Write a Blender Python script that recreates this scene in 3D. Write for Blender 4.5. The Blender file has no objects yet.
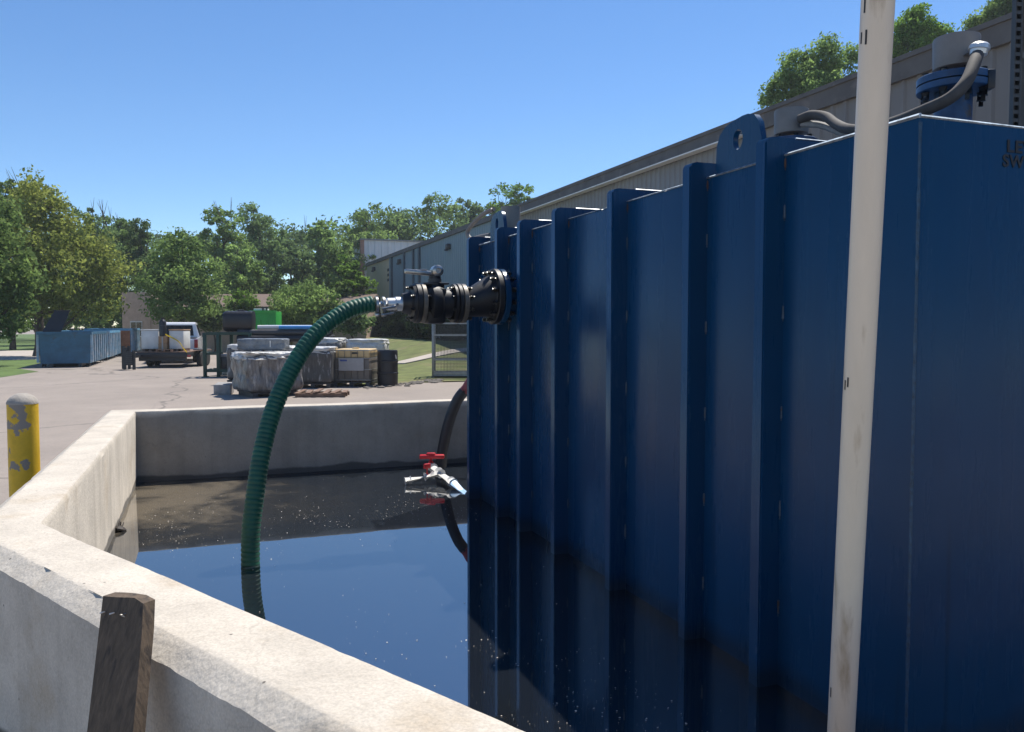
import bpy, bmesh, math, random
import numpy as np
from mathutils import Vector, Matrix, noise
R = math.radians
random.seed(7); RNG = np.random.default_rng(7)
SC = bpy.context.scene
COL = SC.collection

# ------------------------------------------------------------------ camera, sky, sun, exposure
F, W, H = 820.0, 1024, 732
YAW, PITCH = R(20.5), math.atan(40 / 820.0)
EYE = Vector((0, 0, 1.76))
cd = bpy.data.cameras.new('camera'); cam = bpy.data.objects.new('camera', cd); COL.objects.link(cam)
cd.sensor_fit = 'HORIZONTAL'; cd.sensor_width = 36; cd.lens = F / W * 36
cd.clip_start = 0.05; cd.clip_end = 3000
cam.location = EYE; cam.rotation_euler = (R(90) - PITCH, 0, -YAW)
SC.camera = cam

SUN_EL = R(60.7)
SUN_DIR = Vector((0.436, 0.354, 0)).normalized() * math.cos(SUN_EL) + Vector((0, 0, math.sin(SUN_EL)))
world = bpy.data.worlds.new('World'); SC.world = world; world.use_nodes = True
wn = world.node_tree.nodes; wl = world.node_tree.links
sky = wn.new('ShaderNodeTexSky'); sky.sky_type = 'NISHITA'; sky.sun_disc = False
sky.sun_elevation = SUN_EL; sky.sun_rotation = math.atan2(SUN_DIR.x, SUN_DIR.y)
sky.altitude = 1500; sky.air_density = 1.0; sky.dust_density = 0.15; sky.ozone_density = 3.0
bg = wn['Background']; bg.inputs['Strength'].default_value = 0.117
hsv = wn.new('ShaderNodeHueSaturation'); hsv.inputs['Saturation'].default_value = 1.20; hsv.inputs['Hue'].default_value = 0.502
wl.new(sky.outputs[0], hsv.inputs['Color']); wl.new(hsv.outputs[0], bg.inputs['Color'])
sd = bpy.data.lights.new('sun', 'SUN'); sun = bpy.data.objects.new('sun', sd); COL.objects.link(sun)
sd.energy = 4.8; sd.angle = R(0.53); sd.color = (1.0, 0.95, 0.87)
sun.rotation_euler = SUN_DIR.to_track_quat('Z', 'Y').to_euler(); sun.location = (20, 10, 40)
vs = SC.view_settings; vs.view_transform = 'Standard'; vs.look = 'None'; vs.exposure = 0.43; vs.gamma = 1.0
vs.use_curve_mapping = False
SC.cycles.max_bounces = 8; SC.cycles.use_denoising = True

# ------------------------------------------------------------------ pixel helpers (planning only: every point gets its own real place)
FW0 = Vector((math.sin(YAW), math.cos(YAW), 0)); RT = Vector((math.cos(YAW), -math.sin(YAW), 0))
FW = FW0 * math.cos(PITCH) - Vector((0, 0, math.sin(PITCH))); UP = Vector((0, 0, math.cos(PITCH))) + FW0 * math.sin(PITCH)
def ray(x, y): return FW + RT * ((x - W / 2) / F) + UP * ((H / 2 - y) / F)
def on(x, y, ax, v):
    d = ray(x, y); return EYE + d * ((v - EYE[ax]) / d[ax])
def gnd(x, y, z=0.0): return on(x, y, 2, z)
def dep(x, y, D):
    d = ray(x, y); return EYE + d * (D / d.dot(FW0))

# ------------------------------------------------------------------ materials
def mat(name, col, rough=0.6, metal=0.0, var=0.25, scale=6.0, bump=0.0, bscale=40.0, spots=None, spot_scale=9.0,
        spot_cut=(0.58, 0.66), coords='Object', coat=0.0, ior=1.5, rvar=0.0, stretch=None, bdist=0.01):
    m = bpy.data.materials.new(name); m.use_nodes = True
    nt = m.node_tree; N = nt.nodes; L = nt.links; b = N['Principled BSDF']
    b.inputs['Roughness'].default_value = rough; b.inputs['Metallic'].default_value = metal
    b.inputs['IOR'].default_value = ior; b.inputs['Coat Weight'].default_value = coat
    tc = N.new('ShaderNodeTexCoord'); src = tc.outputs[coords]
    if stretch:
        mp = N.new('ShaderNodeMapping'); mp.inputs['Scale'].default_value = stretch; L.new(src, mp.inputs[0]); src = mp.outputs[0]
    n1 = N.new('ShaderNodeTexNoise'); n1.inputs['Scale'].default_value = scale; n1.inputs['Detail'].default_value = 7
    n1.inputs['Roughness'].default_value = 0.65; L.new(src, n1.inputs['Vector'])
    rp = N.new('ShaderNodeValToRGB'); L.new(n1.outputs[0], rp.inputs[0])
    c = Vector(col)
    rp.color_ramp.elements[0].position = 0.3; rp.color_ramp.elements[1].position = 0.7
    rp.color_ramp.elements[0].color = (*(c * (1 - var)), 1); rp.color_ramp.elements[1].color = (*[min(1, q) for q in c * (1 + var)], 1)
    out = rp.outputs[0]
    if spots:
        n2 = N.new('ShaderNodeTexNoise'); n2.inputs['Scale'].default_value = spot_scale; n2.inputs['Detail'].default_value = 6
        n2.inputs['Roughness'].default_value = 0.6; L.new(src, n2.inputs['Vector'])
        r2 = N.new('ShaderNodeValToRGB'); L.new(n2.outputs[0], r2.inputs[0])
        r2.color_ramp.elements[0].position = spot_cut[0]; r2.color_ramp.elements[1].position = spot_cut[1]
        r2.color_ramp.elements[0].color = (0, 0, 0, 1); r2.color_ramp.elements[1].color = (1, 1, 1, 1)
        mx = N.new('ShaderNodeMixRGB'); L.new(r2.outputs[0], mx.inputs[0]); L.new(out, mx.inputs[1]); mx.inputs[2].default_value = (*spots, 1)
        out = mx.outputs[0]
    L.new(out, b.inputs['Base Color'])
    if rvar:
        mr = N.new('ShaderNodeMapRange'); L.new(n1.outputs[0], mr.inputs[0]); mr.inputs[1].default_value = 0.3; mr.inputs[2].default_value = 0.7
        mr.inputs[3].default_value = max(0, rough - rvar); mr.inputs[4].default_value = min(1, rough + rvar); L.new(mr.outputs[0], b.inputs['Roughness'])
    if bump:
        n3 = N.new('ShaderNodeTexNoise'); n3.inputs['Scale'].default_value = bscale; n3.inputs['Detail'].default_value = 5
        L.new(src, n3.inputs['Vector'])
        bp = N.new('ShaderNodeBump'); bp.inputs['Strength'].default_value = bump; bp.inputs['Distance'].default_value = bdist
        L.new(n3.outputs[0], bp.inputs['Height']); L.new(bp.outputs[0], b.inputs['Normal'])
    return m

def leaf_mat(name, dark, light, trans=0.5):
    m = bpy.data.materials.new(name); m.use_nodes = True
    nt = m.node_tree; N = nt.nodes; L = nt.links; N.remove(N['Principled BSDF'])
    g = N.new('ShaderNodeNewGeometry'); oi = N.new('ShaderNodeObjectInfo')
    tc = N.new('ShaderNodeTexCoord'); nz = N.new('ShaderNodeTexNoise'); nz.inputs['Scale'].default_value = 0.6; nz.inputs['Detail'].default_value = 3
    L.new(tc.outputs['Object'], nz.inputs['Vector'])
    a = N.new('ShaderNodeMath'); a.operation = 'MULTIPLY_ADD'; L.new(nz.outputs[0], a.inputs[0]); a.inputs[1].default_value = 1.6; a.inputs[2].default_value = -0.55
    ad = N.new('ShaderNodeMath'); ad.operation = 'MULTIPLY_ADD'; L.new(g.outputs['Random Per Island'], ad.inputs[0]); ad.inputs[1].default_value = 0.6; L.new(a.outputs[0], ad.inputs[2])
    mx = N.new('ShaderNodeMixRGB'); L.new(ad.outputs[0], mx.inputs[0]); mx.use_clamp = True
    mx.inputs[1].default_value = (*dark, 1); mx.inputs[2].default_value = (*light, 1)
    hs = N.new('ShaderNodeHueSaturation'); L.new(mx.outputs[0], hs.inputs['Color'])
    vr = N.new('ShaderNodeMath'); vr.operation = 'MULTIPLY_ADD'; L.new(oi.outputs['Random'], vr.inputs[0]); vr.inputs[1].default_value = 0.4; vr.inputs[2].default_value = 0.8
    L.new(vr.outputs[0], hs.inputs['Value'])
    d = N.new('ShaderNodeBsdfDiffuse'); t = N.new('ShaderNodeBsdfTranslucent'); gl = N.new('ShaderNodeBsdfGlossy'); gl.inputs['Roughness'].default_value = 0.45
    tm = N.new('ShaderNodeMixRGB'); tm.blend_type = 'MULTIPLY'; tm.inputs[0].default_value = 1; L.new(hs.outputs[0], tm.inputs[1]); tm.inputs[2].default_value = (1.32, 1.45, 1.15, 1)
    L.new(hs.outputs[0], d.inputs[0]); L.new(tm.outputs[0], t.inputs[0])
    m1 = N.new('ShaderNodeMixShader'); m1.inputs[0].default_value = trans; L.new(d.outputs[0], m1.inputs[1]); L.new(t.outputs[0], m1.inputs[2])
    m2 = N.new('ShaderNodeMixShader'); m2.inputs[0].default_value = 0.0; L.new(m1.outputs[0], m2.inputs[1]); L.new(gl.outputs[0], m2.inputs[2])
    L.new(m2.outputs[0], N['Material Output'].inputs['Surface'])
    return m

M = {}
M['asphalt'] = mat('asphalt', (0.285, 0.24, 0.203), 0.9, var=0.13, scale=0.35, bump=0.5, bscale=30, spots=(0.13, 0.11, 0.10), spot_scale=0.16, spot_cut=(0.66, 0.70))
def ground_mat():
    m = M['asphalt']; nt = m.node_tree; N = nt.nodes; L = nt.links; b = N['Principled BSDF']; old = b.inputs['Base Color'].links[0].from_socket
    tc = N.new('ShaderNodeTexCoord')
    def layer(scale, stretch, lo, hi, c, detail=6, k=1.0, rot=0.0):
        nonlocal old
        mp = N.new('ShaderNodeMapping'); mp.inputs['Scale'].default_value = stretch; mp.inputs['Rotation'].default_value = (0, 0, rot); L.new(tc.outputs['Object'], mp.inputs[0])
        n = N.new('ShaderNodeTexNoise'); n.inputs['Scale'].default_value = scale; n.inputs['Detail'].default_value = detail; n.inputs['Roughness'].default_value = 0.7; L.new(mp.outputs[0], n.inputs['Vector'])
        r = N.new('ShaderNodeMapRange'); L.new(n.outputs[0], r.inputs[0]); r.inputs[1].default_value = lo; r.inputs[2].default_value = hi; r.inputs[4].default_value = k
        x = N.new('ShaderNodeMixRGB'); L.new(r.outputs[0], x.inputs[0]); L.new(old, x.inputs[1]); x.inputs[2].default_value = (*c, 1); old = x.outputs[0]
    layer(1.2, (1, 1, 1), 0.45, 0.75, (0.22, 0.19, 0.165), 10, 0.55)         # dusty mottling
    layer(14, (1, 1, 1), 0.52, 0.75, (0.16, 0.14, 0.125), 8, 0.6)            # loose stones and grit
    layer(0.5, (4, 0.10, 1), 0.60, 0.72, (0.20, 0.17, 0.15), 5, 0.55, 0.35)  # tyre tracks along the yard
    layer(0.45, (1, 1, 1), 0.66, 0.71, (0.11, 0.095, 0.085), 6, 0.75)        # old oil stains
    v = N.new('ShaderNodeTexVoronoi'); v.feature = 'DISTANCE_TO_EDGE'; v.inputs['Scale'].default_value = 0.22
    nz = N.new('ShaderNodeTexNoise'); nz.inputs['Scale'].default_value = 0.8; nz.inputs['Detail'].default_value = 5; L.new(tc.outputs['Object'], nz.inputs['Vector'])
    mx = N.new('ShaderNodeMixRGB'); mx.inputs[0].default_value = 0.55; L.new(tc.outputs['Object'], mx.inputs[1]); L.new(nz.outputs[1], mx.inputs[2]); L.new(mx.outputs[0], v.inputs['Vector'])
    r = N.new('ShaderNodeMapRange'); L.new(v.outputs['Distance'], r.inputs[0]); r.inputs[1].default_value = 0.002; r.inputs[2].default_value = 0.006; r.inputs[3].default_value = 0.7; r.inputs[4].default_value = 0.0
    x = N.new('ShaderNodeMixRGB'); L.new(r.outputs[0], x.inputs[0]); L.new(old, x.inputs[1]); x.inputs[2].default_value = (0.12, 0.105, 0.09, 1)
    L.new(x.outputs[0], b.inputs['Base Color'])
ground_mat()
M['path'] = mat('pale_path', (0.42, 0.37, 0.32), 0.9, var=0.1, scale=1)
M['grass'] = mat('grass', (0.115, 0.135, 0.035), 0.95, var=0.4, scale=1.5, bump=0.8, bscale=14, spots=(0.20, 0.17, 0.08), spot_scale=0.5, spot_cut=(0.5, 0.7))
M['lawn_green'] = mat('lawn_green', (0.085, 0.135, 0.028), 0.95, var=0.35, scale=1.2, bump=0.8, bscale=14)
M['blue'] = mat('blue_enamel', (0.0026, 0.041, 0.106), 0.17, ior=1.36, var=0.12, scale=1.3, bump=0.05, bscale=3.0, bdist=0.02, rvar=0.05)
def weather_tank():
    m = M['blue']; nt = m.node_tree; N = nt.nodes; L = nt.links; b = N['Principled BSDF']; old = b.inputs['Base Color'].links[0].from_socket
    g = N.new('ShaderNodeNewGeometry')
    def nz(scale, st, lo, hi, k, det=7):
        mp = N.new('ShaderNodeMapping'); mp.inputs['Scale'].default_value = st; L.new(g.outputs['Position'], mp.inputs[0])
        n = N.new('ShaderNodeTexNoise'); n.inputs['Scale'].default_value = scale; n.inputs['Detail'].default_value = det; n.inputs['Roughness'].default_value = 0.65; L.new(mp.outputs[0], n.inputs['Vector'])
        r = N.new('ShaderNodeMapRange'); L.new(n.outputs[0], r.inputs[0]); r.inputs[1].default_value = lo; r.inputs[2].default_value = hi; r.inputs[4].default_value = k; return r.outputs[0]
    def over(f, c):
        nonlocal old
        x = N.new('ShaderNodeMixRGB'); L.new(f, x.inputs[0]); L.new(old, x.inputs[1]); x.inputs[2].default_value = (*c, 1); old = x.outputs[0]
    over(nz(1.0, (9, 9, 0.35), 0.52, 0.75, 0.35), (0.010, 0.056, 0.125))      # rain run-off streaks of pale dust
    over(nz(1.0, (14, 14, 0.5), 0.60, 0.75, 0.5), (0.003, 0.016, 0.040))      # darker washed lines
    over(nz(30, (1, 1, 1), 0.66, 0.72, 0.5), (0.035, 0.075, 0.12))            # specks and scuffs
    sp = N.new('ShaderNodeSeparateXYZ'); L.new(g.outputs['Position'], sp.inputs[0])
    n = N.new('ShaderNodeTexNoise'); n.inputs['Scale'].default_value = 3; n.inputs['Detail'].default_value = 6; L.new(g.outputs['Position'], n.inputs['Vector'])
    a = N.new('ShaderNodeMath'); a.operation = 'MULTIPLY_ADD'; L.new(n.outputs[0], a.inputs[0]); a.inputs[1].default_value = -0.16; L.new(sp.outputs[2], a.inputs[2])
    r = N.new('ShaderNodeMapRange'); L.new(a.outputs[0], r.inputs[0]); r.inputs[1].default_value = 0.18; r.inputs[2].default_value = 0.26; r.inputs[3].default_value = 0.6; r.inputs[4].default_value = 0
    over(r.outputs[0], (0.012, 0.018, 0.024))                                   # grimy tide line
    L.new(old, b.inputs['Base Color'])
    L.new(nz(1.0, (6, 6, 0.6), 0.3, 0.7, 1.0), N.new('ShaderNodeMapRange').inputs[0])
    mr = [x for x in N if x.type == 'MAP_RANGE'][-1]; mr.inputs[3].default_value = 0.20; mr.inputs[4].default_value = 0.36
    for l in list(b.inputs['Roughness'].links): L.remove(l)
    L.new(mr.outputs[0], b.inputs['Roughness'])
weather_tank()
M['blue_edge'] = mat('paler_blue_corner', (0.012, 0.050, 0.10), 0.45, var=0.6, scale=40)
M['edge_glint'] = mat('painted_edge_glint', (0.42, 0.50, 0.58), 0.35, var=0.5, scale=30)  # pale colour standing in for sun highlights on the tank edges
M['weld'] = mat('weld_bead_metal', (0.05, 0.08, 0.12), 0.4, var=0.4, scale=30, spots=(0.06, 0.04, 0.03), spot_scale=20)
M['nozzle_blue'] = mat('nozzle_blue', (0.013, 0.06, 0.15), 0.4, var=0.4, scale=8, spots=(0.07, 0.055, 0.045), spot_scale=7, spot_cut=(0.6, 0.68))
M['black_iron'] = mat('black_iron', (0.008, 0.008, 0.010), 0.5, var=0.3, scale=20, bump=0.15, bscale=60, bdist=0.004)
M['zinc'] = mat('dull_zinc', (0.08, 0.078, 0.075), 0.4, metal=0.7, var=0.3, scale=25)
M['raw_steel'] = mat('raw_steel', (0.42, 0.40, 0.37), 0.32, metal=0.9, var=0.3, scale=25)
M['tan_steel'] = mat('tan_coated_steel', (0.15, 0.13, 0.105), 0.45, metal=0.3, var=0.3, scale=25)
M['chrome'] = mat('bright_aluminium', (0.70, 0.69, 0.66), 0.34, metal=0.6, var=0.1, scale=20)
M['hose_green'] = mat('green_hose_rubber', (0.004, 0.078, 0.044), 0.55, var=0.25, scale=8, spots=(0.10, 0.14, 0.11), spot_scale=30, spot_cut=(0.68, 0.76))
M['hose_black'] = mat('black_hose_rubber', (0.022, 0.02, 0.022), 0.5, var=0.3, scale=12)
M['hose_red'] = mat('red_hose_rubber', (0.30, 0.05, 0.05), 0.5, var=0.3, scale=12)
M['conduit'] = mat('grey_conduit', (0.24, 0.225, 0.205), 0.5, var=0.25, scale=16)
M['conduit_dark'] = mat('dark_conduit', (0.07, 0.062, 0.055), 0.8, var=0.25, scale=16)
M['cap_grey'] = mat('grey_plastic_cap', (0.205, 0.186, 0.166), 0.55, var=0.22, scale=5)
M['pvc'] = mat('aged_white_pvc', (0.69, 0.59, 0.465), 0.42, var=0.10, scale=3, spots=(0.42, 0.32, 0.21), spot_scale=8, spot_cut=(0.58, 0.74), stretch=(1.6, 1.6, 0.22), bump=0.08, bscale=30, bdist=0.003)
M['pvc_white'] = mat('white_pvc', (0.58, 0.57, 0.54), 0.55, var=0.1, scale=10)
M['pvc_blue'] = mat('pale_blue_pipe', (0.35, 0.52, 0.72), 0.35, var=0.1, scale=10)
M['red'] = mat('red_plastic', (0.55, 0.015, 0.02), 0.35, var=0.15, scale=10)
M['ink'] = mat('black_ink', (0.02, 0.02, 0.022), 0.6, var=0.2, scale=20)
M['wood'] = mat('weathered_wood', (0.105, 0.072, 0.045), 0.8, var=0.45, scale=9, bump=0.6, bscale=22, stretch=(6, 6, 0.7), bdist=0.004, spots=(0.05, 0.036, 0.026), spot_scale=5)
M['wood_pallet'] = mat('pallet_wood', (0.20, 0.12, 0.08), 0.8, var=0.4, scale=9)
M['nail'] = mat('nail_steel', (0.5, 0.48, 0.45), 0.4, metal=0.8)
M['yellow'] = mat('chipped_yellow_paint', (0.66, 0.41, 0.015), 0.55, var=0.16, scale=9, spots=(0.24, 0.21, 0.18), spot_scale=4.6, spot_cut=(0.565, 0.58), bump=0.2, bscale=40)
M['dome'] = mat('bollard_concrete', (0.36, 0.325, 0.28), 0.9, var=0.2, scale=12, bump=0.5, bscale=50)
M['dump_blue'] = mat('faded_blue_dumpster', (0.035, 0.125, 0.205), 0.55, var=0.3, scale=1.8, spots=(0.06, 0.07, 0.075), spot_scale=1.7, spot_cut=(0.58, 0.70))
M['dump_light'] = mat('light_blue_dumpster', (0.11, 0.30, 0.46), 0.55, var=0.3, scale=1.8, spots=(0.42, 0.44, 0.44), spot_scale=1.9, spot_cut=(0.55, 0.68))
M['dump_pale'] = mat('sunlit_worn_rib', (0.26, 0.38, 0.46), 0.55, var=0.35, scale=2.5, spots=(0.5, 0.5, 0.5), spot_scale=3, spot_cut=(0.5, 0.65))  # worn paint, made paler to carry the sunlight on the sides
M['rust'] = mat('rust_steel', (0.33, 0.13, 0.06), 0.8, var=0.3, scale=5)
M['rust_dark'] = mat('dark_rust', (0.09, 0.045, 0.028), 0.8, var=0.4, scale=30)
M['black_plastic'] = mat('black_plastic', (0.014, 0.014, 0.017), 0.4, var=0.25, scale=6)
M['dark_grey'] = mat('dark_grey_steel', (0.05, 0.05, 0.052), 0.5, var=0.3, scale=5)
M['trailer'] = mat('trailer_steel', (0.016, 0.018, 0.022), 0.5, var=0.3, scale=5)
M['rack_green'] = mat('dark_green_steel', (0.012, 0.045, 0.03), 0.5, var=0.25, scale=5)
M['bright_green'] = mat('bright_green_steel', (0.02, 0.30, 0.035), 0.5, var=0.15, scale=2)
M['white_paint'] = mat('white_car_paint', (0.72, 0.72, 0.72), 0.25, var=0.04, scale=2, coat=0.5)
M['glass'] = mat('dark_glass', (0.012, 0.014, 0.016), 0.06, var=0.1, scale=2)
M['tyre'] = mat('tyre_rubber', (0.015, 0.015, 0.015), 0.8, var=0.2, scale=12)
M['tote_white'] = mat('white_tote', (0.62, 0.62, 0.60), 0.5, var=0.12, scale=3)
M['cardboard'] = mat('cardboard', (0.36, 0.22, 0.12), 0.85, var=0.2, scale=5)
M['strap'] = mat('yellow_strap', (0.75, 0.60, 0.03), 0.6, var=0.1)
M['taillight'] = mat('red_lamp', (0.30, 0.015, 0.015), 0.2, var=0.1)
M['wrap'] = mat('dusty_stretch_wrap', (0.17, 0.165, 0.16), 0.32, var=0.7, scale=3, bump=1.0, bscale=5, bdist=0.06, stretch=(2.6, 2.6, 0.7), spots=(0.50, 0.48, 0.45), spot_scale=3.5, spot_cut=(0.56, 0.74))
M['wrap_dark'] = mat('dark_stretch_wrap', (0.085, 0.082, 0.078), 0.4, var=0.4, scale=4, bump=0.6, bscale=7, bdist=0.04, spots=(0.46, 0.45, 0.43), spot_scale=4, spot_cut=(0.56, 0.72), stretch=(2.4, 2.4, 0.6))
M['wrap_pale'] = mat('pale_stretch_wrap', (0.58, 0.57, 0.54), 0.35, var=0.35, scale=5, bump=0.8, bscale=8, bdist=0.05, spots=(0.12, 0.12, 0.12), spot_scale=5, spot_cut=(0.62, 0.72))
M['tarp'] = mat('grey_tarpaulin', (0.15, 0.165, 0.18), 0.4, var=0.35, scale=5, bump=0.9, bscale=9, bdist=0.05)
M['ibc_plastic'] = mat('stained_ibc_plastic', (0.17, 0.145, 0.12), 0.55, var=0.25, scale=3)
M['ibc_yellow'] = mat('yellowed_ibc_plastic', (0.62, 0.45, 0.22), 0.45, var=0.15, scale=4)
M['label_white'] = mat('grey_label_plate', (0.36, 0.35, 0.34), 0.5, var=0.1, scale=8)
M['label_blue'] = mat('blue_print', (0.05, 0.09, 0.28), 0.5, var=0.1)
M['galv'] = mat('galvanised_steel', (0.30, 0.30, 0.29), 0.45, metal=0.5, var=0.2, scale=8)
M['strut'] = mat('weathered_strut', (0.075, 0.075, 0.073), 0.6, metal=0.3, var=0.25, scale=8)
M['pipe_blue'] = mat('bright_blue_pipe', (0.05, 0.25, 0.58), 0.4, var=0.15)
M['rubble'] = mat('rubble', (0.13, 0.115, 0.10), 0.9, var=0.4, scale=5)
M['concrete_block'] = mat('concrete_block', (0.30, 0.29, 0.28), 0.9, var=0.25, scale=6, bump=0.4)
M['clad_teal'] = mat('teal_metal_cladding', (0.19, 0.265, 0.31), 0.55, var=0.08, scale=0.7, stretch=(1, 1, 0.3))
M['clad_grey'] = mat('grey_metal_cladding', (0.22, 0.235, 0.25), 0.55, var=0.08, scale=0.7, stretch=(1, 1, 0.3))
M['clad_taupe'] = mat('taupe_metal_cladding', (0.18, 0.172, 0.165), 0.6, var=0.12, scale=0.8, stretch=(1, 1, 0.3))
M['clad_tan'] = mat('tan_metal_cladding', (0.52, 0.44, 0.30), 0.6, var=0.08, scale=0.7)
M['fascia'] = mat('weathered_fascia', (0.105, 0.098, 0.092), 0.7, var=0.25, scale=1.3, spots=(0.15, 0.13, 0.12), spot_scale=2)
M['trim_white'] = mat('white_drip_trim', (0.74, 0.72, 0.68), 0.4, var=0.1)
M['trim_dark'] = mat('dark_downspout', (0.06, 0.09, 0.12), 0.5, var=0.2)
M['roof_grey'] = mat('grey_metal_roof', (0.20, 0.20, 0.20), 0.5, var=0.15, scale=1)
M['clad_pale'] = mat('pale_metal_cladding', (0.62, 0.62, 0.63), 0.5, var=0.06, scale=0.7)
M['clad_red'] = mat('reddish_corner_trim', (0.32, 0.17, 0.12), 0.6, var=0.1)
M['brick'] = mat('tan_brick', (0.48, 0.36, 0.28), 0.9, var=0.15, scale=3)
M['roof_brown'] = mat('brown_shingle_roof', (0.15, 0.105, 0.08), 0.9, var=0.2, scale=2)
M['bark'] = mat('bark', (0.07, 0.055, 0.042), 0.95, var=0.4, scale=6, bump=0.8, bscale=20, stretch=(3, 3, 0.6))
M['leaf_olive'] = leaf_mat('olive_leaves', (0.085, 0.108, 0.028), (0.290, 0.300, 0.090))
M['leaf_mid'] = leaf_mat('mid_green_leaves', (0.085, 0.130, 0.050), (0.250, 0.330, 0.115))
M['leaf_dark'] = leaf_mat('dark_green_leaves', (0.070, 0.108, 0.055), (0.190, 0.255, 0.110))
M['leaf_bright'] = leaf_mat('bright_green_leaves', (0.065, 0.125, 0.028), (0.210, 0.310, 0.070))
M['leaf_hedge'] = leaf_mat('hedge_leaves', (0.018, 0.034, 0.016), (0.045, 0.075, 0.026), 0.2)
M['flake'] = mat('pale_floating_flake', (0.62, 0.56, 0.48), 0.6, var=0.3, scale=30)
M['twig'] = mat('wet_dark_debris', (0.03, 0.022, 0.016), 0.7, var=0.3, scale=20)

def concrete_mat():
    m = mat('cast_concrete', (0.54, 0.482, 0.40), 0.88, var=0.16, scale=3.2, bump=0.6, bscale=55, bdist=0.006,
            spots=(0.47, 0.395, 0.30), spot_scale=2.6, spot_cut=(0.56, 0.72))
    nt = m.node_tree; N = nt.nodes; L = nt.links; b = N['Principled BSDF']
    old = b.inputs['Base Color'].links[0].from_socket
    tc = N.new('ShaderNodeTexCoord')
    # fine pores and dark specks in the cast surface
    v = N.new('ShaderNodeTexNoise'); v.inputs['Scale'].default_value = 38; v.inputs['Detail'].default_value = 9; v.inputs['Roughness'].default_value = 0.75; L.new(tc.outputs['Object'], v.inputs['Vector'])
    r = N.new('ShaderNodeValToRGB'); r.color_ramp.elements[0].position = 0.22; r.color_ramp.elements[1].position = 0.5
    r.color_ramp.elements[0].color = (0.62, 0.60, 0.56, 1); r.color_ramp.elements[1].color = (1, 1, 1, 1); L.new(v.outputs[0], r.inputs[0])
    mu = N.new('ShaderNodeMixRGB'); mu.blend_type = 'MULTIPLY'; mu.inputs[0].default_value = 0.6; L.new(old, mu.inputs[1]); L.new(r.outputs[0], mu.inputs[2])
    # pinholes left by air bubbles, and vertical runoff streaks on the faces
    vo = N.new('ShaderNodeTexVoronoi'); vo.inputs['Scale'].default_value = 16; L.new(tc.outputs['Object'], vo.inputs['Vector'])
    vr = N.new('ShaderNodeMapRange'); L.new(vo.outputs['Distance'], vr.inputs[0]); vr.inputs[1].default_value = 0.05; vr.inputs[2].default_value = 0.09
    sel = N.new('ShaderNodeMath'); sel.operation = 'GREATER_THAN'; sp_ = N.new('ShaderNodeSeparateColor'); L.new(vo.outputs['Color'], sp_.inputs[0]); L.new(sp_.outputs[0], sel.inputs[0]); sel.inputs[1].default_value = 0.72
    inv = N.new('ShaderNodeMath'); inv.operation = 'SUBTRACT'; inv.inputs[0].default_value = 1; L.new(vr.outputs[0], inv.inputs[1])
    pin = N.new('ShaderNodeMath'); pin.operation = 'MULTIPLY'; L.new(inv.outputs[0], pin.inputs[0]); L.new(sel.outputs[0], pin.inputs[1])
    mp_ = N.new('ShaderNodeMixRGB'); L.new(pin.outputs[0], mp_.inputs[0]); L.new(mu.outputs[0], mp_.inputs[1]); mp_.inputs[2].default_value = (0.16, 0.14, 0.115, 1)
    mpg = N.new('ShaderNodeMapping'); mpg.inputs['Scale'].default_value = (7, 7, 0.35); L.new(tc.outputs['Object'], mpg.inputs[0])
    ns = N.new('ShaderNodeTexNoise'); ns.inputs['Scale'].default_value = 1.0; ns.inputs['Detail'].default_value = 7; L.new(mpg.outputs[0], ns.inputs['Vector'])
    ge = N.new('ShaderNodeNewGeometry'); sn = N.new('ShaderNodeSeparateXYZ'); L.new(ge.outputs['True Normal'], sn.inputs[0])
    vert = N.new('ShaderNodeMapRange'); L.new(sn.outputs[2], vert.inputs[0]); vert.inputs[1].default_value = 0.2; vert.inputs[2].default_value = 0.5; vert.inputs[3].default_value = 0.28; vert.inputs[4].default_value = 0.0
    st_ = N.new('ShaderNodeMapRange'); L.new(ns.outputs[0], st_.inputs[0]); st_.inputs[1].default_value = 0.5; st_.inputs[2].default_value = 0.72
    sm = N.new('ShaderNodeMath'); sm.operation = 'MULTIPLY'; L.new(vert.outputs[0], sm.inputs[0]); L.new(st_.outputs[0], sm.inputs[1])
    mst = N.new('ShaderNodeMixRGB'); L.new(sm.outputs[0], mst.inputs[0]); L.new(mp_.outputs[0], mst.inputs[1]); mst.inputs[2].default_value = (0.23, 0.195, 0.15, 1)
    # coarse sandy grain where the trowelled skin has worn off the top
    ng = N.new('ShaderNodeTexNoise'); ng.inputs['Scale'].default_value = 130; ng.inputs['Detail'].default_value = 4; L.new(tc.outputs['Object'], ng.inputs['Vector'])
    rg = N.new('ShaderNodeMapRange'); L.new(ng.outputs[0], rg.inputs[0]); rg.inputs[1].default_value = 0.3; rg.inputs[2].default_value = 0.7; rg.inputs[3].default_value = 0.87; rg.inputs[4].default_value = 1.1
    mg = N.new('ShaderNodeMixRGB'); mg.blend_type = 'MULTIPLY'; mg.inputs[0].default_value = 1; L.new(mst.outputs[0], mg.inputs[1]); L.new(rg.outputs[0], mg.inputs[2])
    # hairline cracks
    vc = N.new('ShaderNodeTexVoronoi'); vc.feature = 'DISTANCE_TO_EDGE'; vc.inputs['Scale'].default_value = 0.9
    nc = N.new('ShaderNodeTexNoise'); nc.inputs['Scale'].default_value = 4; nc.inputs['Detail'].default_value = 6; L.new(tc.outputs['Object'], nc.inputs['Vector'])
    mc = N.new('ShaderNodeMixRGB'); mc.inputs[0].default_value = 0.22; L.new(tc.outputs['Object'], mc.inputs[1]); L.new(nc.outputs[1], mc.inputs[2]); L.new(mc.outputs[0], vc.inputs['Vector'])
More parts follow.
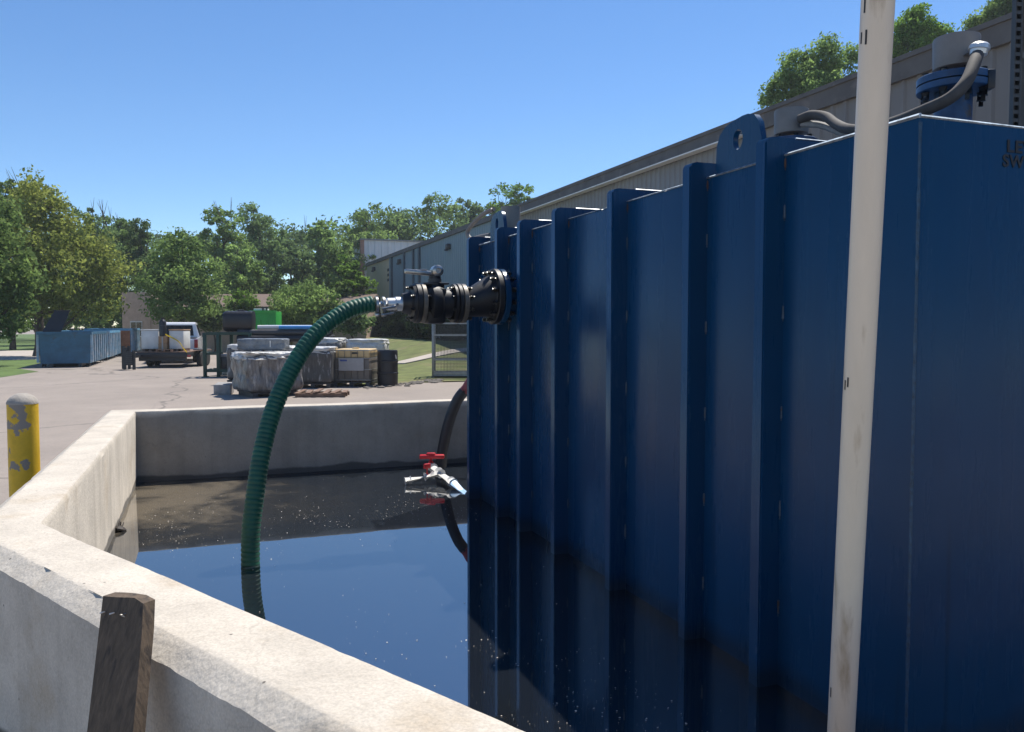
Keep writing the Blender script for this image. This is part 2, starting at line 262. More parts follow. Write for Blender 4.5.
    rc_ = N.new('ShaderNodeMapRange'); L.new(vc.outputs['Distance'], rc_.inputs[0]); rc_.inputs[1].default_value = 0.0015; rc_.inputs[2].default_value = 0.003; rc_.inputs[3].default_value = 0.14; rc_.inputs[4].default_value = 0
    mk = N.new('ShaderNodeMixRGB'); L.new(rc_.outputs[0], mk.inputs[0]); L.new(mg.outputs[0], mk.inputs[1]); mk.inputs[2].default_value = (0.17, 0.145, 0.115, 1)
    mu = mk
    # the wet tide mark just above the waterline
    sp = N.new('ShaderNodeSeparateXYZ'); L.new(tc.outputs['Object'], sp.inputs[0])
    nz = N.new('ShaderNodeTexNoise'); nz.inputs['Scale'].default_value = 2.5; nz.inputs['Detail'].default_value = 5; L.new(tc.outputs['Object'], nz.inputs['Vector'])
    ma = N.new('ShaderNodeMath'); ma.operation = 'MULTIPLY_ADD'; L.new(nz.outputs[0], ma.inputs[0]); ma.inputs[1].default_value = -0.12; L.new(sp.outputs[2], ma.inputs[2])
    mr = N.new('ShaderNodeMapRange'); L.new(ma.outputs[0], mr.inputs[0]); mr.inputs[1].default_value = 0.205; mr.inputs[2].default_value = 0.225
    mr.inputs[3].default_value = 0.25; mr.inputs[4].default_value = 1.0
    m3 = N.new('ShaderNodeMixRGB'); m3.blend_type = 'MULTIPLY'; m3.inputs[0].default_value = 1; L.new(mu.outputs[0], m3.inputs[1]); L.new(mr.outputs[0], m3.inputs[2])
    # the far wall's basin side is mixed towards dark grey below its rim
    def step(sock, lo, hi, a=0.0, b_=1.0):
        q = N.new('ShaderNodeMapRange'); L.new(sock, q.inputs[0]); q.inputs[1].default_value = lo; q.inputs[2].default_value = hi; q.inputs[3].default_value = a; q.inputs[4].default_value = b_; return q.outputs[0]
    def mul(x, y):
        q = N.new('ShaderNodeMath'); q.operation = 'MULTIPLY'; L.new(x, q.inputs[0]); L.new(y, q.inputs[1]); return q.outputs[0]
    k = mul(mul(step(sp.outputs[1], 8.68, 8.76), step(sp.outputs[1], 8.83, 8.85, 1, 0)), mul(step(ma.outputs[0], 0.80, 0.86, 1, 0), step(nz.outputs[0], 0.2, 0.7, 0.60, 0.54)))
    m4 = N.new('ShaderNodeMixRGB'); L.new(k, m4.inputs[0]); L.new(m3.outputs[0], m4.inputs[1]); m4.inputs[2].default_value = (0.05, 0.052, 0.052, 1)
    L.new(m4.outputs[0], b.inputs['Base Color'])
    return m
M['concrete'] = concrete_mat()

def water_mat():
    m = bpy.data.materials.new('murky_black_water'); m.use_nodes = True
    nt = m.node_tree; N = nt.nodes; L = nt.links; b = N['Principled BSDF']
    b.inputs['IOR'].default_value = 4.2; b.inputs['Roughness'].default_value = 0.015
    tc = N.new('ShaderNodeTexCoord')
    # pale silt film that drifted into the far left corner
    mp = N.new('ShaderNodeMapping'); mp.inputs['Location'].default_value = (0.55, -7.9, 0); L.new(tc.outputs['Object'], mp.inputs[0])
    mp2 = N.new('ShaderNodeMapping'); mp2.inputs['Scale'].default_value = (0.62, 0.55, 1); L.new(mp.outputs[0], mp2.inputs[0])
    ln = N.new('ShaderNodeVectorMath'); ln.operation = 'LENGTH'; L.new(mp2.outputs[0], ln.inputs[0])
    nz = N.new('ShaderNodeTexNoise'); nz.inputs['Scale'].default_value = 1.5; nz.inputs['Detail'].default_value = 8; nz.inputs['Roughness'].default_value = 0.62
    nz.inputs['Distortion'].default_value = 0.5
    L.new(tc.outputs['Object'], nz.inputs['Vector'])
    a = N.new('ShaderNodeMath'); a.operation = 'MULTIPLY_ADD'; L.new(nz.outputs[0], a.inputs[0]); a.inputs[1].default_value = 1.9
    sb = N.new('ShaderNodeMath'); sb.operation = 'MULTIPLY'; L.new(ln.outputs['Value'], sb.inputs[0]); sb.inputs[1].default_value = -0.75; L.new(sb.outputs[0], a.inputs[2])
    rp = N.new('ShaderNodeValToRGB'); L.new(a.outputs[0], rp.inputs[0])
    e = rp.color_ramp.elements; e[0].position = 0.10; e[0].color = (0.012, 0.015, 0.019, 1); e[1].position = 0.75; e[1].color = (0.15, 0.125, 0.09, 1)
    e2 = rp.color_ramp.elements.new(0.42); e2.color = (0.024, 0.024, 0.023, 1)
    L.new(rp.outputs[0], b.inputs['Base Color'])
    n2 = N.new('ShaderNodeTexNoise'); n2.inputs['Scale'].default_value = 2.2; n2.inputs['Detail'].default_value = 2; L.new(tc.outputs['Object'], n2.inputs['Vector'])
    bp = N.new('ShaderNodeBump'); bp.inputs['Strength'].default_value = 0.02; bp.inputs['Distance'].default_value = 0.02
    L.new(n2.outputs[0], bp.inputs['Height']); L.new(bp.outputs[0], b.inputs['Normal'])
    return m
M['water'] = water_mat()

# ------------------------------------------------------------------ mesh helpers
def BM(): return bmesh.new()
def box(bm, c, s, rot=None, bevel=0.0):
    r = bmesh.ops.create_cube(bm, size=1.0); v = r['verts']
    bmesh.ops.scale(bm, vec=s, verts=v)
    if bevel:
        e = list({ed for q in v for ed in q.link_edges})
        rb = bmesh.ops.bevel(bm, geom=e, offset=bevel, segments=2, affect='EDGES', profile=0.5); v = list({q for q in rb['verts']} | {q for q in v if q.is_valid})
        v = [q for q in v if q.is_valid]
    if rot is not None: bmesh.ops.rotate(bm, verts=v, cent=(0, 0, 0), matrix=rot)
    bmesh.ops.translate(bm, vec=c, verts=v)
def box2(bm, a, b, bevel=0.0):
    a = Vector(a); b = Vector(b); box(bm, (a + b) / 2, [abs(q) for q in (b - a)], None, bevel)
def frame_of(d):
    d = d.normalized(); u = Vector((0, 0, 1)) if abs(d.z) < 0.95 else Vector((1, 0, 0))
    x = d.cross(u).normalized(); return x, x.cross(d).normalized()
def tube(bm, pts, r, seg=10, cap=True):
    pts = [Vector(p) for p in pts]; n = len(pts)
    rad = r if isinstance(r, (list, tuple)) else [r] * n
    rings = []; px = None
    for i, p in enumerate(pts):
        t = (pts[min(i + 1, n - 1)] - pts[max(i - 1, 0)])
        t = t.normalized() if t.length > 1e-9 else Vector((0, 0, 1))
        if px is None: x, y = frame_of(t)
        else:
            x = (px - t * px.dot(t)); x = x.normalized() if x.length > 1e-6 else frame_of(t)[0]; y = t.cross(x)
        px = x
        rings.append([bm.verts.new(p + (x * math.cos(a) + y * math.sin(a)) * rad[i]) for a in [2 * math.pi * k / seg for k in range(seg)]])
    for i in range(n - 1):
        for k in range(seg):
            bm.faces.new((rings[i][k], rings[i][(k + 1) % seg], rings[i + 1][(k + 1) % seg], rings[i + 1][k]))
    if cap:
        bm.faces.new(rings[0][::-1]); bm.faces.new(rings[-1])
def cyl(bm, a, b, r, r2=None, seg=20): tube(bm, [a, b], [r, r if r2 is None else r2], seg)
def lathe(bm, o, axis, prof, seg=32, wob=None):
    o = Vector(o); axis = Vector(axis).normalized(); x, y = frame_of(axis); rings = []
    for (t, r) in prof:
        c = o + axis * t
        if r < 1e-6: rings.append([bm.verts.new(c)]); continue
        rings.append([bm.verts.new(c + (x * math.cos(a) + y * math.sin(a)) * r) for a in [2 * math.pi * k / seg for k in range(seg)]])
    for A, B in zip(rings, rings[1:]):
        for k in range(seg):
            a0, a1 = A[k % len(A)], A[(k + 1) % len(A)]; b0, b1 = B[k % len(B)], B[(k + 1) % len(B)]
            vs_ = []
            for q in (a0, a1, b1, b0):
                if q not in vs_: vs_.append(q)
            if len(vs_) >= 3: bm.faces.new(vs_)
    if len(rings[0]) > 1: bm.faces.new(rings[0][::-1])
    if len(rings[-1]) > 1: bm.faces.new(rings[-1])
def prism(bm, poly, f0, f1):
    """poly: 2D points; f0/f1 map a 2D point to its two 3D ends"""
    A = [bm.verts.new(f0(p)) for p in poly]; B = [bm.verts.new(f1(p)) for p in poly]; n = len(poly)
    for k in range(n): bm.faces.new((A[k], A[(k + 1) % n], B[(k + 1) % n], B[k]))
    bm.faces.new(A[::-1]); bm.faces.new(B)
def smooth_path(pts, n=12):
    pts = [Vector(p) for p in pts]; P = [pts[0] * 2 - pts[1]] + pts + [pts[-1] * 2 - pts[-2]]; out = []
    for i in range(1, len(P) - 2):
        for k in range(n):
            t = k / n; a, b, c, d = P[i - 1], P[i], P[i + 1], P[i + 2]
            out.append(0.5 * ((2 * b) + (c - a) * t + (2 * a - 5 * b + 4 * c - d) * t * t + (3 * b - a - 3 * c + d) * t ** 3))
    return out + [pts[-1]]

MATX = {}
def link_mesh(name, me, m, parent=None):
    if m is not None and len(me.materials) == 0: me.materials.append(m)
    o = bpy.data.objects.new(name, me); COL.objects.link(o)
    if parent is not None:
        o.parent = parent; MATX[o.name] = MATX.get(parent.name, Matrix())
    return o
def obj(name, bm, m, parent=None, smooth=35, world=False, recalc=True):
    if recalc: bmesh.ops.recalc_face_normals(bm, faces=bm.faces)
    if world and parent is not None: bm.transform(MATX[parent.name].inverted())
    me = bpy.data.meshes.new(name); bm.to_mesh(me); bm.free()
    if smooth:
        me.polygons.foreach_set('use_smooth', [True] * len(me.polygons)); me.set_sharp_from_angle(angle=R(smooth))
    return link_mesh(name, me, m, parent)
def thing(name, label, cat, loc=(0, 0, 0), rz=0.0, group=None, tilt=None):
    o = bpy.data.objects.new(name, None); COL.objects.link(o); o.empty_display_size = 0.2
    o.location = loc; o.rotation_euler = (tilt[0] if tilt else 0, tilt[1] if tilt else 0, rz)
    MATX[o.name] = Matrix.Translation(Vector(loc)) @ o.rotation_euler.to_matrix().to_4x4()
    return tag(o, label, cat, group)
def tag(o, label, cat, group=None):
    o['label'] = label; o['category'] = cat
    if group: o['group'] = group
    return o
def kind(o, k): o['kind'] = k; return o
def copy_tree(o, parent=None):
    c = o.copy(); COL.objects.link(c)
    if parent is not None: c.parent = parent
    for ch in list(o.children): copy_tree(ch, c)
    return c
def sheet(name, pts, z, m, k='structure'):
    bm = BM(); bm.faces.new([bm.verts.new((p[0], p[1], z)) for p in pts])
    return kind(obj(name, bm, m, smooth=0), k)

# ------------------------------------------------------------------ setting: ground, lawns, paths, water
sheet('ground', [(-600, -300), (600, -300), (600, 900), (-600, 900)], 0.0, M['asphalt'])
def P2(x, y): q = gnd(x, y); return (q.x, q.y)
sheet('lawn', [(-60, 20), (-8.2, 30.5), (-6.6, 32.2), (-6.05, 36.0), (-7.3, 39.0), (-7.6, 62), (-60, 62)], 0.004, M['lawn_green'])
sheet('path', [(-60, 44), (-7.55, 49), (-7.55, 68), (-60, 61)], 0.008, M['path'])
sheet('lawn', [(-80, 62), (-3, 62), (40, 62), (40, 200), (-80, 200)], 0.004, M['lawn_green'])
# right-hand lawn rises as a low bank to the long building
bm = BM(); nx, ny = 28, 60; V = []
for i in range(nx):
    for j in range(ny):
        u = i / (nx - 1); v = j / (ny - 1)
        x = 4.2 + u * 10.5; y = 23.9 + v * 50
        if j == 0: y += 0.35 * x - 1.3 + 0.15 * math.sin(3 * x)
        s = min(1, max(0, (x - 6.0) / 5.5)); s = s * s * (3 - 2 * s); s2 = min(1, max(0, (y - 25.5 - 0.2 * x) / 14.0))
        V.append(bm.verts.new((x, y, 0.004 + 0.95 * s * s2 + (0.03 * noise.noise((x, y, 0)) + 0.02 if 0 < s * s2 else 0))))
for i in range(nx - 1):
    for j in range(ny - 1):
        bm.faces.new((V[i * ny + j], V[(i + 1) * ny + j], V[(i + 1) * ny + j + 1], V[i * ny + j + 1]))
kind(obj('grass_bank', bm, M['grass'], smooth=60), 'structure')
def bank_z(x, y):
    s = min(1, max(0, (x - 6.0) / 5.5)); s = s * s * (3 - 2 * s); s2 = min(1, max(0, (y - 25.5 - 0.2 * x) / 14.0)); return 0.004 + 0.95 * s * s2
bm = BM(); A = Vector((7.6, 34.5)); B = Vector((13.0, 37.5)); nn_ = (B - A).normalized(); nn_ = Vector((-nn_.y, nn_.x)) * 0.55; row = []
for k in range(21):
    c = A.lerp(B, k / 20); row.append([bm.verts.new((p.x, p.y, bank_z(p.x, p.y) + 0.07)) for p in (c - nn_, c + nn_)] + [bm.verts.new((p.x, p.y, bank_z(p.x, p.y) - 0.1)) for p in (c + nn_ * 1.02, c - nn_ * 1.02)])
for r0, r1 in zip(row, row[1:]):
    for k in range(4): bm.faces.new((r0[k], r0[(k + 1) % 4], r1[(k + 1) % 4], r1[k]))
bm.faces.new(row[0]); bm.faces.new(row[-1][::-1])
kind(obj('path', bm, M['path'], smooth=40), 'structure')

WIN = [(6.0, 8.8), (-0.65, 8.8), (-0.66, 3.95), (1.27, 0.33), (6.0, 0.33)]     # inner outline of the containment
cx_, cy_ = 2.5, 5.0
sheet('water', [(p[0] + (0.08 if p[0] > cx_ else -0.08), p[1] + (0.08 if p[1] > cy_ else -0.08)) for p in WIN], 0.22, M['water'])

# ------------------------------------------------------------------ concrete containment wall
def offset_loop(pts, d):
    out = []; n = len(pts)
    for i in range(n):
        a, b, c = Vector(pts[i - 1]), Vector(pts[i]), Vector(pts[(i + 1) % n])
        e1 = (b - a).normalized(); e2 = (c - b).normalized()
        n1 = Vector((-e1.y, e1.x)) * -1; n2 = Vector((-e2.y, e2.x)) * -1
        m_ = (n1 + n2); m_ = m_ / max(0.2, m_.dot(n1)); out.append(b + m_ * d)
    return out
def containment():
    inner = [Vector(p) for p in WIN]; T = 0.305
    outer = offset_loop(WIN, T)
    if (outer[2] - Vector((2.5, 5))).length < (inner[2] - Vector((2.5, 5))).length: outer = offset_loop(WIN, -T)
    # cross-section from outer foot over the top to the inner foot: (across 0..1, height, roughness weight)
    zt = 0.92
    prof = [(0, -0.1, 0), (0, 0.3, 0), (0, 0.62, 0), (0, zt - 0.075, 0.35), (0.0, zt - 0.045, 1.0), (0.05, zt - 0.034, 1.3), (0.13, zt - 0.017, 1.3), (0.20, zt - 0.002, 1.2), (0.22, zt, 0.5),
            (0.3, zt + 0.001, 0.2), (0.5, zt + 0.001, 0.2), (0.7, zt + 0.001, 0.2), (0.9, zt, 0.3), (0.965, zt - 0.001, 0.6), (0.985, zt - 0.012, 0.8), (1.0, zt - 0.03, 0.5), (1, 0.6, 0), (1, 0.3, 0), (1, 0.0, 0)]
    bm = BM(); rows = []; n = len(inner)
    for i in range(n):
        j = (i + 1) % n; Ls = (inner[j] - inner[i]).length
        near = i in (0, 1, 2); k = max(2, int(Ls / (0.03 if near else 0.25)))
        for q in range(k):
            t = q / k; a = outer[i].lerp(outer[j], t); b = inner[i].lerp(inner[j], t); row = []
            for (u, z, w) in prof:
                p = a.lerp(b, u); p3 = Vector((p.x, p.y, z))
                nz = noise.noise(p3 * 9) * 0.6 + noise.noise(p3 * 24 + Vector((5, 5, 5))) * 0.7 + noise.noise(p3 * 2.6) * 0.5
                chip = max(0.0, noise.noise(p3 * 5.5 + Vector((9, 1, 3))) - 0.34) * 0.06
                dirv = (b - a).normalized() * (1 if u < 0.5 else -1)
                if near or True:
                    p3 += Vector((dirv.x, dirv.y, 0)) * w * (abs(nz) * 0.006 + (chip if 0.5 < w else 0)) * (1 if u < 0.5 else 0.6)
                    p3.z += w * (nz * 0.003 - (chip * 0.5 if w > 0.9 else 0))
                    if 0 < u < 1: p3.z += 0.006 * noise.noise(Vector((p.x * 1.3, p.y * 1.3, 0)))
                row.append(bm.verts.new(p3))
            rows.append(row)
    for r0, r1 in zip(rows, rows[1:] + rows[:1]):
        for k in range(len(prof) - 1): bm.faces.new((r0[k], r0[k + 1], r1[k + 1], r1[k]))
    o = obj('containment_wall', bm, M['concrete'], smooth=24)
    tag(o, 'thick cast concrete containment wall around the black water basin', 'wall')
containment()

# ------------------------------------------------------------------ blue steel tank
XT, ZT, YN, YF, XB = 2.28, 2.47, 2.15, 7.20, 4.45
tank = thing('steel_tank', 'big dark blue ribbed steel tank standing in the black water', 'tank', (XT + 1.08, 4.6, 0.0))
bm = BM(); box2(bm, (XT, YN, 0.0), (XB, YF, ZT), 0.006); obj('shell', bm, M['blue'], tank, world=True)
bm = BM()                                                        # pale bead along the lid edge, its sun glint put in as colour
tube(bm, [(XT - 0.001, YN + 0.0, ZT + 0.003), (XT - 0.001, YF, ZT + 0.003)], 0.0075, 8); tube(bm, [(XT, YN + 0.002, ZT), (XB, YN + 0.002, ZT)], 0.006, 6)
obj('lid_edge_glint', bm, M['edge_glint'], tank, world=True); bm = BM()
pts = [(XT + 0.002, YN + 0.002, 0.25 + 0.02 * k) for k in range(111)]
tube(bm, pts, [0.0045 + 0.0025 * random.random() for _ in pts], 6)
obj('corner_bead', bm, M['blue_edge'], tank, world=True)  # slightly paler bead down the near vertical corner
for Y in (2.84, 3.405, 4.205, 5.015, 5.665, 6.165, 6.915):
    w = 0.07; bm = BM()
    prof = [(XT - 0.10, 0.0), (XT - 0.10, ZT + 0.045), (XT - 0.085, ZT + 0.068), (XT - 0.06, ZT + 0.075), (XB + 0.06, ZT + 0.075), (XB + 0.10, ZT + 0.04), (XB + 0.10, 0.0),
            (XB - 0.01, 0.0), (XB - 0.01, ZT - 0.01), (XT + 0.01, ZT - 0.01), (XT + 0.01, 0.0)]
    prism(bm, prof, lambda p, Y=Y: (p[0], Y, p[1]), lambda p, Y=Y: (p[0], Y + w, p[1]))
    es = [e for e in bm.edges if e.calc_length() > 0.2 and abs(e.verts[0].co.y - e.verts[1].co.y) < 1e-6]
    bmesh.ops.bevel(bm, geom=es, offset=0.006, segments=2, affect='EDGES')
    rib = obj('rib', bm, M['blue'], tank, world=True)
    bm = BM(); tube(bm, [(XT + 0.05, Y + 0.001, ZT + 0.074), (XB - 0.1, Y + 0.001, ZT + 0.074)], 0.0045, 6); obj('rib_edge_glint', bm, M['edge_glint'], rib, world=True)  # highlight on the rib's top edge, added as a pale bead
    z = 0.45 + random.random() * 0.1
    while z < 2.4:                                              # stitch welds in the corner between rib and panel
        L_ = 0.055 + 0.03 * random.random()
        bm = BM(); tube(bm, [(XT - 0.004, Y - 0.004, z + L_ * q / 5) for q in range(6)], [0.0035 + 0.002 * random.random() for q in range(6)], 6)
        z += 0.42
        obj('weld_bead', bm, M['weld'], rib, world=True)
    bm = BM(); tube(bm, [(XT - 0.003, Y - 0.003, ZT - 0.06 + 0.012 * q) for q in range(5)], [0.003, 0.004, 0.005, 0.004, 0.003], 6)
    obj('rusty_joint', bm, M['rust_dark'], rib, world=True)
LUG = [(3.335, 2.47), (3.33, 2.60), (3.312, 2.645), (3.28, 2.675), (3.21, 2.695), (3.12, 2.705), (3.06, 2.70), (3.02, 2.665), (2.99, 2.56), (2.985, 2.47)]
def lug(dy):
    bm = BM(); hc = (3.165 + dy, 2.605); n = 20
    hole = [(hc[0] + 0.036 * math.cos(2 * math.pi * k / n), hc[1] + 0.046 * math.sin(2 * math.pi * k / n)) for k in range(n)]
    out = [(p[0] + dy, p[1]) for p in LUG]
    # outer ring resampled to face the hole
    ring = []
    for k in range(n):
        a = 2 * math.pi * k / n; dv = Vector((math.cos(a), math.sin(a))); best = None
        for i in range(len(out)):
            p = Vector(out[i]) - Vector(hc); e = Vector(out[(i + 1) % len(out)]) - Vector(out[i])
            den = dv.x * e.y - dv.y * e.x
            if abs(den) < 1e-9: continue
            t = (p.x * e.y - p.y * e.x) / den; s = (p.x * dv.y - p.y * dv.x) / den
            if t > 0 and -1e-6 <= s <= 1 + 1e-6 and (best is None or t < best): best = t
        ring.append((hc[0] + dv.x * best, hc[1] + dv.y * best))
    X0, X1 = XT - 0.004, XT + 0.024
    vf = {}
    def vv(p, x, key):
        if key not in vf: vf[key] = bm.verts.new((x, p[0], p[1]))
        return vf[key]
    for k in range(n):
        j = (k + 1) % n
        bm.faces.new((vv(hole[k], X0, ('h0', k)), vv(hole[j], X0, ('h0', j)), vv(ring[j], X0, ('r0', j)), vv(ring[k], X0, ('r0', k))))
        bm.faces.new((vv(hole[k], X1, ('h1', k)), vv(ring[k], X1, ('r1', k)), vv(ring[j], X1, ('r1', j)), vv(hole[j], X1, ('h1', j))))
        bm.faces.new((vv(hole[k], X0, ('h0', k)), vv(hole[k], X1, ('h1', k)), vv(hole[j], X1, ('h1', j)), vv(hole[j], X0, ('h0', j))))
        bm.faces.new((vv(ring[k], X0, ('r0', k)), vv(ring[j], X0, ('r0', j)), vv(ring[j], X1, ('r1', j)), vv(ring[k], X1, ('r1', k))))
    obj('lifting_lug', bm, M['blue'], tank, world=True)
lug(0.0); lug(3.28)
# tank writing
def text_mesh(name, body, size, mtx, m, parent, extr=0.0012, sx=1.0):
    cu = bpy.data.curves.new(name, 'FONT'); cu.body = body; cu.size = size; cu.extrude = extr; cu.align_x = 'LEFT'; cu.space_character = 1.1; cu.space_line = 0.86; cu.offset = 0.0014
    t = bpy.data.objects.new(name, cu); COL.objects.link(t)
    me = bpy.data.meshes.new_from_object(t.evaluated_get(bpy.context.evaluated_depsgraph_get())); bpy.data.objects.remove(t)
    me.transform(Matrix.Scale(sx, 4, (1, 0, 0))); me.transform(mtx)
    me.name = name
    return link_mesh(name, me, m, parent)
bpy.context.view_layer.update()
for body, y_, x_, sx_ in (('LEVEL', 151.5, 1006.5, 1.25), ('SWITCH', 166.0, 1002.5, 1.12)):
    p = on(x_, y_, 1, YN - 0.0025)
    text_mesh('lettering', body, 0.060, MATX[tank.name].inverted() @ Matrix.Translation(p) @ Matrix.Rotation(R(90), 4, 'X'), M['ink'], tank, sx=sx_)

# top nozzles with level switch caps
def top_nozzle(NX, NY, zf=0.372, k_=0.92):
    bm = BM(); lathe(bm, (NX, NY, ZT), (0, 0, 1), [(0, 0.08), (zf, 0.08)], 28)
    nz = obj('nozzle', bm, M['nozzle_blue'], tank, world=True)
    bm = BM(); lathe(bm, (NX, NY, ZT + zf), (0, 0, 1), [(z, r * k_) for z, r in [(0, 0.165), (0.004, 0.17), (0.030, 0.17), (0.031, 0.150), (0.036, 0.150), (0.037, 0.17), (0.066, 0.17), (0.070, 0.165)]], 36)
    obj('flange', bm, M['nozzle_blue'], nz, world=True)
    for k in range(8):
        a = R(22.5 + 45 * k); c = Vector((NX + 0.138 * k_ * math.cos(a), NY + 0.138 * k_ * math.sin(a), ZT + zf - 0.4))
        bm = BM(); cyl(bm, c + Vector((0, 0, 0.335)), c + Vector((0, 0, 0.49)), 0.010, seg=10); cyl(bm, c + Vector((0, 0, 0.36)), c + Vector((0, 0, 0.398)), 0.021, seg=6); cyl(bm, c + Vector((0, 0, 0.472)), c + Vector((0, 0, 0.486)), 0.018, seg=6)
        obj('bolt', bm, M['zinc'], nz, world=True)
    bm = BM(); lathe(bm, (NX + 0.012, NY, ZT + zf + 0.074), (0, 0, 1), [(0, 0.03), (0.03, 0.03), (0.031, 0.09), (0.035, 0.097), (0.165, 0.10), (0.175, 0.097), (0.182, 0.06), (0.186, 0.03), (0.186, 0)], 32)
    obj('switch_cap', bm, M['cap_grey'], nz, world=True)
    return nz
NX, NY = 3.27, 2.90
nz = top_nozzle(NX, NY)
bm = BM(); q = dep(978, 49, 3.70); lathe(bm, q - Vector((0.0, 0, 0.035)), (0.1, -0.1, 1), [(0, 0.02), (0.01, 0.036), (0.03, 0.038), (0.032, 0.044), (0.05, 0.042), (0.06, 0.030), (0.068, 0.0)], 16)
tube(bm, [q, Vector((NX, NY, q.z - 0.01))], 0.018, 10)
obj('cable_gland', bm, M['chrome'], nz, world=True)
bm = BM(); c = dep(989, 80, 3.75); box(bm, c, (0.035, 0.05, 0.085), Matrix.Rotation(-YAW, 3, 'Z'), 0.006); obj('junction_box', bm, M['black_plastic'], nz, world=True)
C2X, C2Y = 3.27, 4.04
nz2 = top_nozzle(C2X, C2Y, 0.318)
pts = [q + Vector((0, 0, -0.02)), dep(974, 64, 3.62), dep(966, 82, 3.55), dep(950, 98, 3.55), dep(925, 110, 3.62), dep(895, 122, 3.80), dep(868, 129, 4.05), dep(848, 129, 4.25), dep(836, 124, 4.45), dep(826, 117, 4.6), dep(812, 115, 4.72), dep(800, 119, 4.8)]
bm = BM(); tube(bm, smooth_path(pts, 8), 0.027, 12); obj('cable_conduit', bm, M['conduit_dark'], tank, world=True)
pts = [dep(800, 124, 4.82), dep(820, 125, 4.7), dep(840, 132, 4.5), dep(858, 139, 4.3)]
bm = BM(); tube(bm, smooth_path(pts, 8), 0.020, 10); obj('cable_conduit', bm, M['conduit'], tank, world=True)
# far end cap with pale looped hose
C3 = Vector((2.50, 6.72, ZT))
bm = BM(); lathe(bm, C3, (0, 0, 1), [(0, 0.12), (0.09, 0.12), (0.10, 0.17), (0.125, 0.17), (0.13, 0.085), (0.32, 0.085), (0.325, 0.0)], 28)
obj('vent_cap', bm, M['cap_grey'], tank, world=True)
pts = [on(494, 209, 1, 6.9), on(482, 215, 1, 7.05), on(471, 226, 1, 7.2), on(467.5, 233, 1, 7.25), on(471, 239, 1, 7.2), on(480, 237, 1, 7.1), on(490, 235, 1, 6.98)]
bm = BM(); tube(bm, smooth_path(pts, 8), 0.020, 10); obj('looped_hose', bm, M['cap_grey'], tank, world=True)

# side outlet: flanges, eccentric reducer, ball valve
VY, VZ1, VZ2 = 5.95, 1.985, 1.93
AX = (-1, 0, 0)
def ring_bolts(name, X0, X1, z, rb, n, parent, r=0.012, hex_=0.022, m='zinc', ph=0.5):
    for k in range(n):
        a = 2 * math.pi * (k + ph) / n; yy, zz = VY + rb * math.cos(a), z + rb * math.sin(a); bm = BM()
        cyl(bm, (X0, yy, zz), (X1, yy, zz), r, seg=8); cyl(bm, (X0 + 0.012, yy, zz), (X0 + 0.034, yy, zz), hex_, seg=6); cyl(bm, (X1 - 0.034, yy, zz), (X1 - 0.012, yy, zz), hex_, seg=6)
        obj(name, bm, M[m], parent, world=True)
bm = BM(); lathe(bm, (XT + 0.01, VY, VZ1), AX, [(0, 0.14), (0.14, 0.14), (0.141, 0.205), (0.146, 0.212), (0.182, 0.212), (0.187, 0.205)], 40)
o1 = obj('outlet_nozzle', bm, M['blue'], tank, world=True)
bm = BM(); lathe(bm, (XT + 0.006 - 0.187, VY, VZ1), AX, [(0, 0.203), (0.006, 0.212), (0.040, 0.212), (0.046, 0.204), (0.047, 0.165), (0.06, 0.158)], 40)
f1 = obj('outlet_flange', bm, M['black_iron'], tank, world=True)
ring_bolts('bolt', 2.00, 2.20, VZ1, 0.183, 12, f1)
bm = BM(); n = 32; rings = []                                   # eccentric reducer, flat along its bottom
for (X, r, z) in ((2.05, 0.158, VZ1), (2.02, 0.156, VZ1), (1.86, 0.105, VZ1 - 0.05), (1.835, 0.10, VZ2)):
    rings.append([bm.verts.new((X, VY + r * math.cos(2 * math.pi * k / n), z + r * math.sin(2 * math.pi * k / n))) for k in range(n)])
for A_, B_ in zip(rings, rings[1:]):
    for k in range(n): bm.faces.new((A_[k], A_[(k + 1) % n], B_[(k + 1) % n], B_[k]))
obj('reducer', bm, M['black_iron'], tank, world=True)
bm = BM(); lathe(bm, (1.66, VY, VZ2), AX, [(0, 0.10), (0.02, 0.135), (0.06, 0.15), (0.09, 0.15), (0.11, 0.12), (0.15, 0.085), (0.16, 0.085)], 32)
box(bm, (1.60, VY, VZ2 - 0.02), (0.15, 0.20, 0.27), None, 0.03); lathe(bm, (1.61, VY, VZ2 + 0.10), (0, 0, 1), [(0, 0.07), (0.05, 0.07), (0.055, 0.045), (0.10, 0.045)], 20)
lathe(bm, (1.73, VY, VZ2), AX, [(0, 0.11), (0.08, 0.11)], 28)
valve = obj('ball_valve', bm, M['black_iron'], tank, world=True)
for (X0, prf, nm) in ((1.84, [(0, 0.143), (0.004, 0.148), (0.032, 0.148), (0.036, 0.143)], 'tan_steel'), (1.80, [(0, 0.143), (0.004, 0.15), (0.028, 0.15), (0.032, 0.14)], 'black_iron'),
                      (1.765, [(0, 0.13), (0.004, 0.145), (0.022, 0.145), (0.026, 0.13)], 'black_iron'),
                      (1.525, [(0, 0.143), (0.004, 0.148), (0.030, 0.148), (0.034, 0.143)], 'tan_steel'), (1.488, [(0, 0.143), (0.004, 0.148), (0.034, 0.148), (0.038, 0.14)], 'black_iron'),
                      (1.448, [(0, 0.14), (0.02, 0.135), (0.03, 0.09), (0.06, 0.075), (0.09, 0.07)], 'black_iron')):
    bm = BM(); lathe(bm, (X0, VY, VZ2), AX, prf, 36); obj('flange', bm, M[nm], valve, world=True)
ring_bolts('bolt', 1.72, 1.885, VZ2, 0.122, 8, valve, 0.010, 0.018); ring_bolts('bolt', 1.40, 1.555, VZ2, 0.122, 8, valve, 0.010, 0.018)
